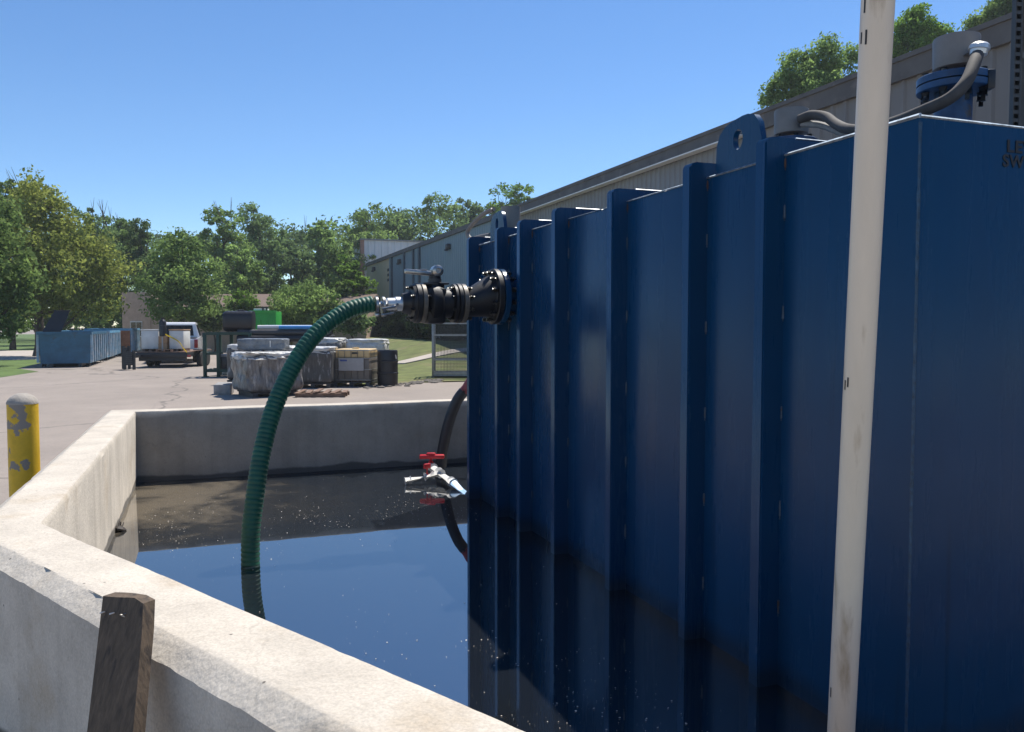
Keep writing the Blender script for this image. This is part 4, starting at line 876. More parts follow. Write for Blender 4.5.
# tree line
TL = [  # x, top y, half width px, depth, leaf, label, bare twigs
    (98, 208, 26, 66, 'leaf_dark', 'tree with bare twigs sticking out above the dumpster row', 4), (122, 214, 20, 72, 'leaf_mid', 'thin topped tree just left of the dark rounded one', 2),
    (148, 219, 19, 64, 'leaf_dark', 'dark dense rounded tree above the tan brick wall', 0), (182, 232, 24, 76, 'leaf_mid', 'paler tree rising behind the round tree by the pickup', 0),
    (224, 204, 22, 72, 'leaf_mid', 'tall feathery tree with open crown above the small bright shrub', 3), (262, 208, 26, 80, 'leaf_dark', 'wide dark crowned tree in the middle of the tree line', 0),
    (244, 246, 20, 64, 'leaf_mid', 'lower tree filling the gap in front of the feathery one', 0), (292, 246, 22, 72, 'leaf_dark', 'short tree in the dip of the tree line', 0),
    (318, 220, 20, 78, 'leaf_mid', 'slim tree with ragged top left of the pale annex', 1), (366, 208, 24, 84, 'leaf_mid', 'round topped tree right above the pale corrugated block', 0),
    (338, 245, 20, 68, 'leaf_mid', 'bushy tree low against the left end of the long building', 0), (352, 258, 16, 62, 'leaf_bright', 'light green tree touching the tan end of the long building', 0),
    (400, 212, 16, 92, 'leaf_mid', 'narrow tree peeking over the pale annex roof', 0), (428, 197, 26, 96, 'leaf_mid', 'large rounded tree above the teal wall', 0),
    (466, 200, 18, 100, 'leaf_dark', 'dark conifer like tree left of the tank end cap', 0), (505, 186, 22, 100, 'leaf_bright', 'light topped tree over the far end of the tank', 1),
    (535, 192, 14, 105, 'leaf_mid', 'rightmost small tree where the long roof meets the sky', 0),
    (60, 225, 24, 76, 'leaf_dark', 'dark tree half hidden behind the big olive tree', 0), (12, 175, 18, 60, 'leaf_mid', 'tall tree with sparse top at the upper left corner', 2)]
for i, (x, y, hw, D, lf, lab, bare) in enumerate(TL):
    h = hgt(y, D); w = 2 * hw * D / F
    lobes = rnd_lobes(h, w * (1.15 if x < 340 else 1.45), 14, 0.08, 40 + i)
    make_tree('broadleaf_tree', lab, 'tree', h, lobes, 260, w * 0.12, 60, 0.135 * D / 75, M[lf], 0.2, at(x, D), random.random() * 6, 'trees of the tree line', bare)
# dense wood filling in behind
C, Rr = [], []
for k in range(1400):
    x = random.uniform(-260, 560); D = random.uniform(88, 118); base = 236 - 20 * min(1, max(0, (x - 300) / 70)) + 15 * noise.noise(Vector((x * 0.02, 3, 0)))
    y = base + (326 - base) * random.random() ** 1.3
    q = dep(x, 326, D); C.append((q.x, q.y, max(0.8, hgt(y, D)))); Rr.append(random.uniform(1.0, 2.2))
o = link_mesh('far_wood', leaves_mesh('far_wood', C, Rr, 45, 0.26), M['leaf_dark']); kind(o, 'stuff'); tag(o, 'dense far wood closing the view behind the tree line', 'wood')
# trees above the roof on the right
for (x, D, spec, lab, lf, sd_) in (
        (800, 44.0, [(820, 62, 16, 18, 0), (795, 75, 18, 16, 0), (778, 92, 14, 12, 0), (832, 85, 16, 16, 0), (806, 95, 24, 16, -1), (766, 104, 9, 8, 0), (845, 100, 14, 16, 0), (805, 130, 36, 20, 0), (846, 62, 8, 8, 0)], 'lumpy crowned tree above the roof left of the white pole', 'leaf_mid', 1),
        (905, 46.0, [(908, 30, 12, 16, 0), (898, 42, 14, 14, 0), (922, 42, 12, 12, 0), (905, 60, 22, 18, 0), (880, 60, 14, 18, 0), (935, 45, 10, 8, 0), (910, 95, 30, 20, 0)], 'green tree above the roof between the white pole and the level switch', 'leaf_bright', 2),
        (1010, 46.0, [(1002, 10, 18, 16, 0), (1025, 2, 18, 18, 0), (985, 22, 12, 10, 0), (1012, 40, 30, 22, 0), (965, 30, 9, 6, 0)], 'tree above the roof in the upper right corner', 'leaf_mid', 3)):
    make_tree('broadleaf_tree', lab, 'tree', 14, img_lobes(x, D, spec), 380, 0.5, 75, 0.085, M[lf], 0.2, at(x, D), -YAW)
# hedge shrubs in the building's shade
for k, (x, D, w_, h_) in enumerate(((352, 60, 1.6, 1.6), (368, 57, 1.7, 1.9), (386, 53, 1.6, 1.8), (405, 49, 1.6, 1.7), (424, 45, 1.7, 1.8), (446, 42, 1.7, 1.9))):
    q = on(x, 326, 0, 12.6 - 0.02 * k)
    loc = (12.55, q.y, 0.9)
    labs = ['farthest shrub of the dark hedge row, left of the others', 'dark hedge shrub second from the far end', 'dark hedge shrub behind the hose coupling', 'dark hedge shrub below the valve lever', 'dark hedge shrub left of the wire cage', 'nearest hedge shrub behind the wire cage']
    make_tree('hedge_shrub', labs[k], 'shrub', h_, [(0, 0, h_ * 0.5, w_ * 0.7, w_ * 1.2, h_ * 0.5), (0.2, 0.9, h_ * 0.55, w_ * 0.55, w_ * 0.8, h_ * 0.42), (-0.1, -0.9, h_ * 0.5, w_ * 0.6, w_ * 0.8, h_ * 0.45)], 90, 0.4, 55, 0.09, M['leaf_hedge'], 0.05, loc, 0, 'hedge shrubs along the long building')

# ------------------------------------------------------------------ dumpsters
def dumpster(label, x_right, y0, length, m, lid=False, rusty=False, w=2.4, h=1.5):
    t = thing('dumpster', label, 'dumpster', (x_right - w / 2, y0, 0), 0, 'blue dumpsters in a row')
    a = w / 2; bm = BM()
    # open tub: outer shell, inner shell, joined at the rim
    for (z0, z1, ins) in ((0.16, h, 0.0),):
        def ring(z, i, tp=0.0): return [bm.verts.new(p) for p in ((-a + i, i, z), (a - i, i, z), (a - i, length - i, z), (-a + i, length - i, z))]
        r0, r1, r2, r3 = ring(z0, 0.05), ring(z1, 0), ring(z1, 0.06), ring(z0 + 0.08, 0.09)
        for A_, B_ in ((r0, r1), (r1, r2), (r2, r3)):
            for k in range(4): bm.faces.new((A_[k], A_[(k + 1) % 4], B_[(k + 1) % 4], B_[k]))
        bm.faces.new(r0[::-1]); bm.faces.new(r3)
    n = max(3, int(length / 0.75)); ribs = []
    for k in range(n + 1):
        y = 0.06 + (length - 0.12) * k / n
        for s in (-1, 1): ribs.append((y, s))
    body = obj('body', bm, m, t, smooth=0)
    for (yy, s) in ribs:
        bm = BM(); box(bm, (s * (a + 0.035), yy, (h + 0.2) / 2), (0.09, 0.14, h - 0.22)); obj('side_rib', bm, M['dump_pale'], t, smooth=0)
    bm = BM()
    box(bm, (0, -0.01, h - 0.05), (w + 0.1, 0.14, 0.12)); box(bm, (0, length, h - 0.05), (w + 0.1, 0.14, 0.12))
    for s in (-1, 1): box(bm, (s * (a + 0.02), length / 2, h - 0.04), (0.13, length - 0.16, 0.11))
    obj('top_rail', bm, m if not rusty else M['dump_light'], t, smooth=0)
    bm = BM()
    for s in (-1, 1): box(bm, (s * 0.55, length / 2, 0.09), (0.14, length - 0.2, 0.14))
    for s in (-1, 1):
        for y in (0.3, length - 0.3): cyl(bm, (s * (a - 0.22), y, 0.1), (s * (a - 0.08), y, 0.1), 0.10, seg=14)
    obj('skid', bm, M['dark_grey'], t)
    if lid:
        bm = BM(); f0 = lambda p: (-a + p[0], 0.9 + p[1] * 0.25, h + p[1])
        prism(bm, [(0.0, 0.0), (0.72, 0.0), (1.06, 0.92), (0.46, 0.92)], f0, lambda p: Vector(f0(p)) + Vector((0, 0.07, 0)))
        box(bm, (-a + 0.76, 1.16, h + 0.93), (0.64, 0.12, 0.05))
        obj('open_lid', bm, M['black_plastic'], t)
    if rusty:
        bm = BM(); box(bm, (0, -0.03, h / 2 + 0.05), (w - 0.1, 0.06, h - 0.3)); obj('rusty_door', bm, M['rust'], t, smooth=0)
    return t
dumpster('nearest blue dumpster, dirty, with a black lid standing open', -4.62, 39.4, 5.6, M['dump_blue'], lid=True, w=1.98)
dumpster('middle blue dumpster with worn ribs coloured sunlit pale behind the open lidded one', -4.62, 46.2, 5.6, M['dump_light'])
dumpster('farthest blue dumpster with a rusty end next to the trailer', -4.1, 53.2, 6.0, M['dump_light'], rusty=True, h=1.6)

# ------------------------------------------------------------------ pickup
def wheel(parent, c, r=0.38, w=0.26, name='wheel'):
    bm = BM(); lathe(bm, Vector(c) - Vector((w / 2, 0, 0)), (1, 0, 0), [(0, r * 0.62), (0.0, r * 0.9), (0.04, r), (w - 0.04, r), (w, r * 0.9), (w, r * 0.62)], 28)
    t = obj(name, bm, M['tyre'], parent)
    bm = BM(); lathe(bm, Vector(c) - Vector((w / 2 - 0.01, 0, 0)), (1, 0, 0), [(0, 0.05), (0.0, r * 0.6), (0.03, r * 0.62), (w - 0.05, r * 0.62), (w - 0.02, r * 0.6), (w - 0.02, 0.05)], 20); obj('rim', bm, M['raw_steel'], t)
def pickup():
    q = gnd(198.0, 363); t = thing('pickup_truck', 'white pickup truck seen from behind, parked past the loaded trailer', 'pickup truck', (q.x - 0.98, q.y, 0), R(-2.5))
    w = 0.98
    side = [(0.05, 0.48), (0.0, 0.62), (0.0, 1.05), (0.03, 1.16), (2.05, 1.18), (2.06, 1.20), (2.25, 1.22), (4.3, 1.20), (5.45, 1.12), (5.72, 1.0), (5.8, 0.75), (5.75, 0.45)]
    def arch(cy): return [(cy + 0.47 * math.cos(a), 0.40 + 0.47 * math.sin(a)) for a in [R(v) for v in range(0, 181, 20)]]
    bottom = [(5.75, 0.45)] + [(p[0], max(0.42, p[1])) for p in arch(4.75)] + [(p[0], max(0.42, p[1])) for p in arch(1.05)]
    bm = BM(); prism(bm, side + bottom[1:], lambda p: (-w, p[0], p[1]), lambda p: (w, p[0], p[1])); obj('body', bm, M['white_paint'], t, smooth=20)
    bm = BM(); cab = [(2.08, 1.19), (2.18, 1.86), (2.35, 1.95), (3.4, 1.95), (3.6, 1.90), (4.25, 1.19)]
    A_ = [bm.verts.new((-w * (1 if z < 1.3 else 0.80), y, z)) for y, z in cab]; B_ = [bm.verts.new((w * (1 if z < 1.3 else 0.80), y, z)) for y, z in cab]
    for k in range(6): bm.faces.new((A_[k], A_[(k + 1) % 6], B_[(k + 1) % 6], B_[k]))
    bm.faces.new(A_[::-1]); bm.faces.new(B_); bmesh.ops.recalc_face_normals(bm, faces=bm.faces)
    bmesh.ops.bevel(bm, geom=[e for e in bm.edges if e.calc_length() > 0.25], offset=0.04, segments=2, affect='EDGES')
    obj('cab', bm, M['white_paint'], t, smooth=30)
    bm = BM(); f = [bm.verts.new(p) for p in ((-0.70, 2.085, 1.28), (0.70, 2.085, 1.28), (0.64, 2.16, 1.80), (-0.64, 2.16, 1.80))]; bm.faces.new(f); bmesh.ops.solidify(bm, geom=bm.faces[:], thickness=0.02); obj('rear_window', bm, M['glass'], t, smooth=0)
    for s in (-1, 1):
        for (y0_, y1_, y2_, y3_) in ((2.30, 3.0, 3.0, 2.36), (3.08, 3.98, 3.52, 3.08)):
            bm = BM(); pts = [(y0_, 1.26), (y1_, 1.26), (y2_, 1.84), (y3_, 1.84)]
            f = [bm.verts.new((s * (w * (0.985 - 0.19 * (z - 1.2) / 0.75) + 0.012), y, z)) for y, z in pts]; bm.faces.new(f); bmesh.ops.solidify(bm, geom=bm.faces[:], thickness=0.02); obj('side_window', bm, M['glass'], t, smooth=0)
        bm = BM(); box(bm, (s * (w - 0.07), -0.005, 0.92), (0.16, 0.05, 0.40), None, 0.01); obj('tail_light', bm, M['taillight'], t)
        bm = BM(); box(bm, (s * (w + 0.13), 3.85, 1.30), (0.20, 0.10, 0.22), None, 0.03); obj('mirror', bm, M['black_plastic'], t)
        bm = BM(); box(bm, (s * (w + 0.008), 3.0, 1.05), (0.02, 0.14, 0.03)); obj('door_handle', bm, M['dark_grey'], t)
        for cy in (1.05, 4.75): wheel(t, (s * (w - 0.14), cy, 0.39), 0.39)
    bm = BM(); box(bm, (0, -0.08, 0.52), (1.86, 0.18, 0.2), None, 0.03); obj('rear_bumper', bm, M['chrome'], t)
    bm = BM(); box(bm, (0, -0.015, 0.88), (1.5, 0.03, 0.5), None, 0.01); tg = obj('tailgate', bm, M['white_paint'], t); bm = BM(); box(bm, (0, -0.04, 0.98), (0.22, 0.03, 0.07)); obj('handle', bm, M['black_plastic'], tg)
    bm = BM(); box2(bm, (-w + 0.1, 0.1, 1.185), (w - 0.1, 2.0, 1.20)); obj('bed_cover', bm, M['black_plastic'], t, smooth=0)
pickup()

# ------------------------------------------------------------------ loaded trailer
def local_at(x, y): q = gnd(x, y); return (q.x, q.y, 0)
TD = 34.0; tk = TD / F
tr_o = local_at(161, 368)
tr = thing('flatbed_trailer', 'low black flatbed trailer carrying white boxes in front of the pickup', 'trailer', tr_o, -YAW + R(4))
def tx(x): return (x - 161) * tk
def tz(y): return (368 - y) * tk
bm = BM(); box2(bm, (tx(136), 0, tz(357)), (tx(187), 3.6, tz(352.5)), 0.01); box2(bm, (tx(136) + .1, 0.1, tz(361)), (tx(187) - .1, 0.3, tz(357.1))); box2(bm, (-0.1, 3.5, 0.42), (0.1, 5.0, 0.55)); obj('deck', bm, M['trailer'], tr, smooth=30)
bm = BM(); 
for k in range(9): box2(bm, (tx(137), 0.03 + 0.4 * k, tz(352.4)), (tx(186.5), 0.40 + 0.4 * k, tz(352.4) + 0.035))
obj('plank_bed', bm, M['wood_pallet'], tr, smooth=0)
for s in (tx(138.5), tx(190)):
    for y in (1.4, 2.2): wheel(tr, (s, y, 0.33), 0.33, 0.2)
for s in (tx(139), tx(189)):
    bm = BM(); box(bm, (s, 1.8, 0.74), (0.26, 1.7, 0.05), None, 0.02); obj('fender', bm, M['dark_grey'], tr)
    bm = BM(); box(bm, (s, -0.01, 0.50), (0.14, 0.05, 0.09), None, 0.01); obj('tail_light', bm, M['taillight'], tr)
for (x0, x1, dy) in ((133.5, 140.5, -0.6), (140.5, 150.5, -1.2)):
    bm = BM(); h_ = tz(345) if x0 < 136 else tz(349)
    for xx in (tx(x0) + 0.03, tx(x1) - 0.03): box2(bm, (xx - 0.05, -0.5 + dy, 0.02), (xx + 0.05, -0.42 + dy, h_))
    n = 7
    for k in range(n): box2(bm, (tx(x0) + 0.06, -0.55 + dy, 0.2 + (h_ - 0.25) * k / n), (tx(x1) - 0.06, -0.43 + dy, 0.2 + (h_ - 0.25) * (k + 0.93) / n))
    obj('folded_ramp', bm, M['trailer'], tr, smooth=0)
bm = BM(); box2(bm, (tx(134), -1.02, 0.45), (tx(144), -0.94, 0.58)); box2(bm, (tx(140.4), -1.7, 0.45), (tx(141.6), 0.0, 0.56)); obj('ramp_bar', bm, M['trailer'], tr, smooth=0)
zd = tz(352.4) + 0.037
trm = MATX[tr.name]
def cargo(name, label, cat, lx0, lx1, ly, dep_, z0, z1, m, group=None, top=None):
    c = trm @ Vector(((lx0 + lx1) / 2, ly + dep_ / 2, z0)); t = thing(name, label, cat, c, tr.rotation_euler.z, group)
    a = (lx1 - lx0) / 2; hh = z1 - z0
    return t, a, hh
for (x0, x1, lab, dm) in ((137.5, 155, 'white plastic bulk box at the left end of the trailer', 1), (165.5, 180, 'white bulk box under the strap on the right of the trailer', 0)):
    t, a, hh = cargo('bulk_box', lab, 'box', tx(x0), tx(x1), 0.5, 0.9, zd, tz(329), None, 'white boxes on the trailer')
    bm = BM(); box2(bm, (-a, -0.45, 0.10), (a, 0.45, hh - 0.05), 0.03); obj('tub', bm, M['tote_white'], t)
    bm = BM(); box2(bm, (-a - 0.015, -0.465, hh - 0.049), (a + 0.015, 0.465, hh), 0.015); obj('lid', bm, M['tote_white'] if dm else M['cardboard'], t)
    bm = BM()
    for s in (-0.38, 0, 0.38): box2(bm, (a * s * 2 - 0.05, -0.44, 0.0), (a * s * 2 + 0.05, 0.44, 0.097))
    obj('foot', bm, M['wood_pallet'], t, smooth=0)
t, a, hh = cargo('cardboard_carton', 'brown cardboard carton stack between the two white boxes', 'carton', tx(155.5), tx(164), 0.35, 0.45, zd, tz(336), None)
bm = BM(); box2(bm, (-a, -0.2, 0), (a, 0.2, hh * 0.52), 0.008); box2(bm, (-a + 0.01, -0.19, hh * 0.52 + 0.003), (a - 0.005, 0.2, hh), 0.008); obj('box_body', bm, M['cardboard'], t)
bm = BM(); box2(bm, (-0.03, -0.204, 0.01), (0.03, -0.2005, hh - 0.02)); obj('packing_tape', bm, M['label_white'], t, smooth=0)
t, a, hh = cargo('black_canister', 'black canister standing on the cardboard carton', 'canister', tx(155.5), tx(163), 0.36, 0.30, tz(336), tz(317), None)
bm = BM(); lathe(bm, (0, 0, 0.001), (0, 0, 1), [(0, 0.13), (0.02, 0.145), (hh * 0.75, 0.145), (hh * 0.82, 0.12), (hh * 0.9, 0.07), (hh, 0.07), (hh, 0)], 20); cb = obj('canister_body', bm, M['black_plastic'], t)
bm = BM(); lathe(bm, (0, 0, hh * 0.55), (0, 0, 1), [(0, 0.150), (0.04, 0.150)], 20); obj('band', bm, M['dark_grey'], t)
bm = BM(); c0, c1 = Vector((tx(163), 0.36, tz(334))), Vector((tx(187), -0.02, tz(352))); cm = Vector((tx(176), 0.30, tz(341)))
sp_ = smooth_path([c0, cm, Vector((tx(183), 0.05, tz(348))), c1], 6)
for p, q in zip(sp_, sp_[1:]): 
    f = [bm.verts.new(trm @ v) for v in (p + Vector((0, 0, -0.03)), q + Vector((0, 0, -0.03)), q + Vector((0, 0, 0.03)), p + Vector((0, 0, 0.03)))]; bm.faces.new(f)
bmesh.ops.solidify(bm, geom=bm.faces[:], thickness=0.006)
tag(obj('ratchet_strap', bm, M['strap'], smooth=0), 'bright yellow strap tied over the load on the trailer', 'strap')
t, a, hh = cargo('wooden_pallet', 'short wooden pallet lying at the back edge of the trailer deck', 'pallet', tx(156), tx(172), 0.02, 0.3, zd, zd + 0.10, None)
bm = BM()
for s in (-0.9, 0, 0.9): box2(bm, (a * s - 0.04, -0.15, 0), (a * s + 0.04, 0.15, 0.07))
for s in (-0.1, 0.0, 0.1): box2(bm, (-a, s - 0.04, 0.072), (a, s + 0.04, 0.092))
obj('slats', bm, M['wood_pallet'], t, smooth=0)

def lumpy(bm, sx, sy, sz, seed, amp=0.05, n=12, pinch=0.06, z0=0.0):
    """a wrapped, sagging load: rounded block with folds"""
    b2 = bmesh.new(); r = bmesh.ops.create_cube(b2, size=1.0); bmesh.ops.subdivide_edges(b2, edges=b2.edges[:], cuts=n, use_grid_fill=True)
    for v in b2.verts:
        p = v.co * 2; q = Vector((p.x, p.y, p.z)); mx = max(abs(p.x), abs(p.y)); L4 = (abs(p.x) ** 11 + abs(p.y) ** 11 + (abs(p.z) ** 11)) ** (1 / 11) if mx > 0 else 1
        q = q / max(1e-6, L4) * 1.0
        w = noise.noise(Vector((p.x * 1.6 + seed, p.y * 1.6, p.z * 0.9))) * amp + abs(noise.noise(Vector((p.x * 3 + p.z * 2 + seed, p.y * 3, p.z)))) * amp * 0.8 + noise.noise(Vector((p.x * 5 + seed, p.y * 5, p.z * 2.0))) * amp * 0.6
        waist = 1 - pinch * (1 - abs(p.z)) + w
        v.co = Vector((q.x * sx / 2 * waist, q.y * sy / 2 * waist, (q.z + 1) * sz / 2 + (w * 0.6 * sz if p.z > 0.5 else 0) + z0))
    me = bpy.data.meshes.new('tmp'); b2.to_mesh(me); b2.free(); bm.from_mesh(me); bpy.data.meshes.remove(me)
# ------------------------------------------------------------------ yard stack: rack, tank, pipes, totes
RD = 28.3; rk = RD / F; ro = local_at(228, 377)
rack = thing('steel_rack', 'dark green steel rack frame standing left of the wrapped totes', 'rack', ro, -YAW + R(6))
def rx(x): return (x - 228) * rk
hz_ = 1.52; bm = BM()
posts = [(rx(206), 0), (rx(214), 0.9), (rx(219), 0.0), (rx(250), 0.0), (rx(250), 0.9), (rx(226), 0.9)]
rack_posts = []
for (x, y) in posts:
    bm = BM(); box2(bm, (x - 0.055, y - 0.055, 0), (x + 0.055, y + 0.055, hz_), 0.008); box2(bm, (x - 0.1, y - 0.1, 0.0), (x + 0.1, y + 0.1, 0.02)); obj('post', bm, M['rack_green'], rack)
bm = BM()
for z in (0.22, 0.80, hz_ - 0.02):
    for y in (0, 0.9): box2(bm, (rx(206) + 0.056, y - 0.045, z - 0.05), (rx(250) - 0.056, y + 0.045, z + 0.05)) if z != 0.8 else box2(bm, (rx(206) + 0.056, y - 0.04, z - 0.035), (rx(219) - 0.056, y + 0.04, z + 0.035))
    for x in (rx(206), rx(250)): box2(bm, (x - 0.04, 0.06, z - 0.04), (x + 0.04, 0.84, z + 0.04))
obj('beam', bm, M['rack_green'], rack, smooth=0)
bm = BM(); box2(bm, (rx(220), 0.05, hz_ - 0.065), (rx(251), 0.85, hz_ + 0.031)); obj('deck_plate', bm, M['dark_grey'], rack, smooth=0)
MR = MATX[rack.name]
def lying(name, label, cat, x, y, z, m, build, rz=0, group=None):
    t = thing(name, label, cat, MR @ Vector((x, y, z)), rack.rotation_euler.z + rz, group); return t
t = lying('storage_tank', 'black ribbed plastic tank lying on top of the green rack', 'tank', rx(237), 0.45, hz_ + 0.033, None, None)
bm = BM(); hw = 0.50; prof = []
n = 24; rings = []
for (x, s) in [(-hw, 0.85)] + [(-hw + 0.06 + 0.075 * k, 1.0 if k % 2 else 0.95) for k in range(12)] + [(hw - 0.01, 0.97), (hw, 0.85)]:
    rings.append([bm.verts.new((x, 0.36 * s * (abs(math.cos(a)) ** 0.6) * (1 if math.cos(a) >= 0 else -1), 0.37 + 0.37 * s * (abs(math.sin(a)) ** 0.6) * (1 if math.sin(a) >= 0 else -1))) for a in [2 * math.pi * k / n for k in range(n)]])
for A_, B_ in zip(rings, rings[1:]):
    for k in range(n): bm.faces.new((A_[k], A_[(k + 1) % n], B_[(k + 1) % n], B_[k]))
bm.faces.new(rings[0][::-1]); bm.faces.new(rings[-1]); obj('vessel', bm, M['black_plastic'], t, smooth=40)
bm = BM(); lathe(bm, (0.05, 0, 0.72), (0, 0, 1), [(0, 0.12), (0.05, 0.12), (0.055, 0.10), (0.06, 0)], 20); obj('filler_cap', bm, M['dark_grey'], t)
t = lying('plastic_crate', 'black crate on the rack under the plastic tank', 'crate', rx(234), 0.40, 0.28, None, None)
bm = BM(); box2(bm, (-0.45, -0.35, 0), (0.40, 0.35, 0.42), 0.02); obj('tub', bm, M['black_plastic'], t); bm = BM(); box2(bm, (-0.47, -0.37, 0.423), (0.42, 0.37, 0.50), 0.01); obj('rim', bm, M['tarp'], t)

q = local_at(229, 375)
t = thing('white_sack', 'slumped whitish sack standing between the green rack and the wrapped load', 'sack', (q[0], q[1] + 0.2, 0), -YAW)
bm = BM(); lumpy(bm, 0.42, 0.36, 0.72, 61.0, 0.10, 10, 0.10); obj('sack_body', bm, M['wrap_pale'], t, smooth=70)
bm = BM(); lathe(bm, (0, 0, 0.70), (0.15, 0, 1), [(0, 0.05), (0.05, 0.035), (0.12, 0.07), (0.125, 0)], 12); obj('tied_neck', bm, M['tarp'], t)

# trestle with black beams and blue and white pipes
PS = thing('pipe_trestle', 'dark trestle loaded with black beams and pipes behind the totes', 'trestle', MR @ Vector((rx(288), 0.35, 0)), rack.rotation_euler.z)
for x in (-1.2, 0.0, 1.2):
    bm = BM()
    for s in (-1, 1): tube(bm, [(x, s * 0.42, 0), (x, s * 0.28, 1.18)], 0.04, 8)
    box2(bm, (x - 0.05, -0.45, 1.10), (x + 0.05, 0.45, 1.20)); box2(bm, (x - 0.03, -0.36, 0.5), (x + 0.03, 0.36, 0.56)); obj('leg_frame', bm, M['dark_grey'], PS, smooth=30)
bm = BM(); box2(bm, (-1.2, -0.03, 0.52), (1.2, 0.03, 0.56)); obj('stretcher', bm, M['dark_grey'], PS, smooth=0)
PM = MATX[PS.name]
for k, (y, z, r_, m_, x0, x1, lab) in enumerate((
        (-0.30, 1.32, 0.115, 'black_plastic', -1.75, 1.5, 'thick black pipe in the front of the lower pile on the trestle'), (-0.05, 1.32, 0.115, 'black_plastic', -1.7, 1.5, 'thick black pipe in the middle of the lower pile on the trestle'),
        (0.20, 1.32, 0.115, 'dark_grey', -1.7, 1.5, 'dark grey pipe at the back of the lower pile on the trestle'), (-0.18, 1.53, 0.11, 'dark_grey', -1.75, 1.45, 'dark grey pipe lying on the upper front of the trestle pile'), (0.08, 1.53, 0.11, 'black_plastic', -1.6, 1.45, 'black pipe lying on the upper back of the trestle pile'),
        (-0.06, 1.715, 0.075, 'tote_white', -1.1, 0.75, 'white pipe on top of the black pipes'), (-0.22, 1.71, 0.065, 'pipe_blue', -0.35, 1.45, 'bright blue pipe in front of the white one on the pile'), (0.12, 1.72, 0.075, 'pipe_blue', -0.9, 0.7, 'bright blue pipe behind the white one on the pile'))):
    mid = PM @ Vector(((x0 + x1) / 2, y, z - r_)); t = thing('plastic_pipe' if r_ < 0.1 else 'large_pipe', lab, 'pipe', mid, PS.rotation_euler.z + R(random.uniform(-0.8, 0.8)), 'pipes piled on the trestle')
    h2 = (x1 - x0) / 2; bm = BM(); n = 20
    lathe(bm, (-h2, 0, r_), (1, 0, 0), [(0, r_ * 0.8), (0, r_), (2 * h2, r_), (2 * h2, r_ * 0.8), (0.01, r_ * 0.8)], n); obj('tube', bm, M[m_], t)
    bm = BM(); lathe(bm, (h2 - 0.02, 0, r_), (1, 0, 0), [(0, r_ * 0.79), (0.005, r_ * 0.79)], n); obj('end_plug', bm, M['black_plastic'], t)
gc = dep(263, 326, 44.0)
gr = thing('green_container', 'bright green steel container behind the black plastic tank', 'container', (gc.x, gc.y, 0), -YAW)
bm = BM(); k_ = 44 / F; x0, x1 = (250 - 263) * k_ , (276 - 263) * k_; box2(bm, (x0, 0, 0.15), (x1, 1.1, hgt(311.5, 44)), 0.02)
for k in range(4): box2(bm, (x0 + 0.15 + 0.36 * k, -0.05, 0.2), (x0 + 0.22 + 0.36 * k, -0.002, 2.1))
obj('body', bm, M['bright_green'], gr, smooth=30)
bm = BM(); box2(bm, (x0 - 0.04, -0.09, hgt(313, 44)), (x1 + 0.04, -0.003, hgt(310.5, 44))); obj('top_rail', bm, M['bright_green'], gr, smooth=0)
bm = BM(); box2(bm, (x0 + 0.1, 0.3, hgt(311.4, 44)), (x0 + 0.75, 1.0, hgt(308.5, 44)), 0.03); obj('white_hatch', bm, M['tote_white'], gr)
bm = BM(); box2(bm, (x0 + 0.62, 0.1, hgt(311.4, 44)), (x0 + 0.70, 0.2, hgt(306.5, 44))); box2(bm, (x0 + 0.82, 0.1, hgt(311.4, 44)), (x0 + 0.90, 0.2, hgt(306.5, 44))); box2(bm, (x0 + 0.62, 0.1, hgt(308.5, 44)), (x0 + 0.90, 0.2, hgt(307.4, 44))); obj('lifting_bracket', bm, M['dark_grey'], gr, smooth=0)
bm = BM(); box2(bm, (x0 + 0.05, 0.05, 0.0), (x1 - 0.05, 1.05, 0.147)); obj('skid', bm, M['dark_grey'], gr, smooth=0)

def pallet_base(t, sx, sy, h=0.13, m='wood_pallet'):
    bm = BM()
    for s in (-0.42, 0, 0.42): box2(bm, (sx * s - 0.06, -sy / 2, 0), (sx * s + 0.06, sy / 2, h - 0.03))
    box2(bm, (-sx / 2, -sy / 2, h - 0.028), (sx / 2, sy / 2, h)); obj('pallet_foot', bm, M[m], t, smooth=0)
# front wrapped load, turned so that one corner points at the camera
q = local_at(266, 397)
t = thing('wrapped_load', 'grey shrink wrapped bulk load, foremost of the stack beside the hose', 'wrapped load', (q[0] + 0.08, q[1] + 0.6, 0), -YAW + R(36), None)
pallet_base(t, 1.2, 1.1, 0.12, 'dark_grey'); bm = BM(); lumpy(bm, 1.48, 1.28, 0.90, 3.0, 0.07, 22, 0.03, z0=0.122); obj('wrapped_body', bm, M['wrap'], t, smooth=70)
bm = BM(); lumpy(bm, 1.39, 1.19, 0.20, 8.0, 0.16, 20, 0.0, z0=0.905); obj('pale_top_sheet', bm, M['wrap_pale'], t, smooth=70)
q2 = dep(261, 340, 21.6)
t = thing('tarp_bundle', 'rolled grey tarpaulin bundle lying on top of the front wrapped load', 'bundle', (q2.x + 0.05, q2.y - 0.25, 1.135), -YAW + R(2))
bm = BM(); lumpy(bm, 1.22, 0.62, 0.30, 12.0, 0.05, 14, 0.0); obj('roll', bm, M['tarp'], t, smooth=70)
bm = BM()
for x in (-0.3, 0.25): box2(bm, (x - 0.012, -0.315, 0.05), (x + 0.012, -0.29, 0.25))
obj('tie', bm, M['pvc_white'], t, smooth=0)
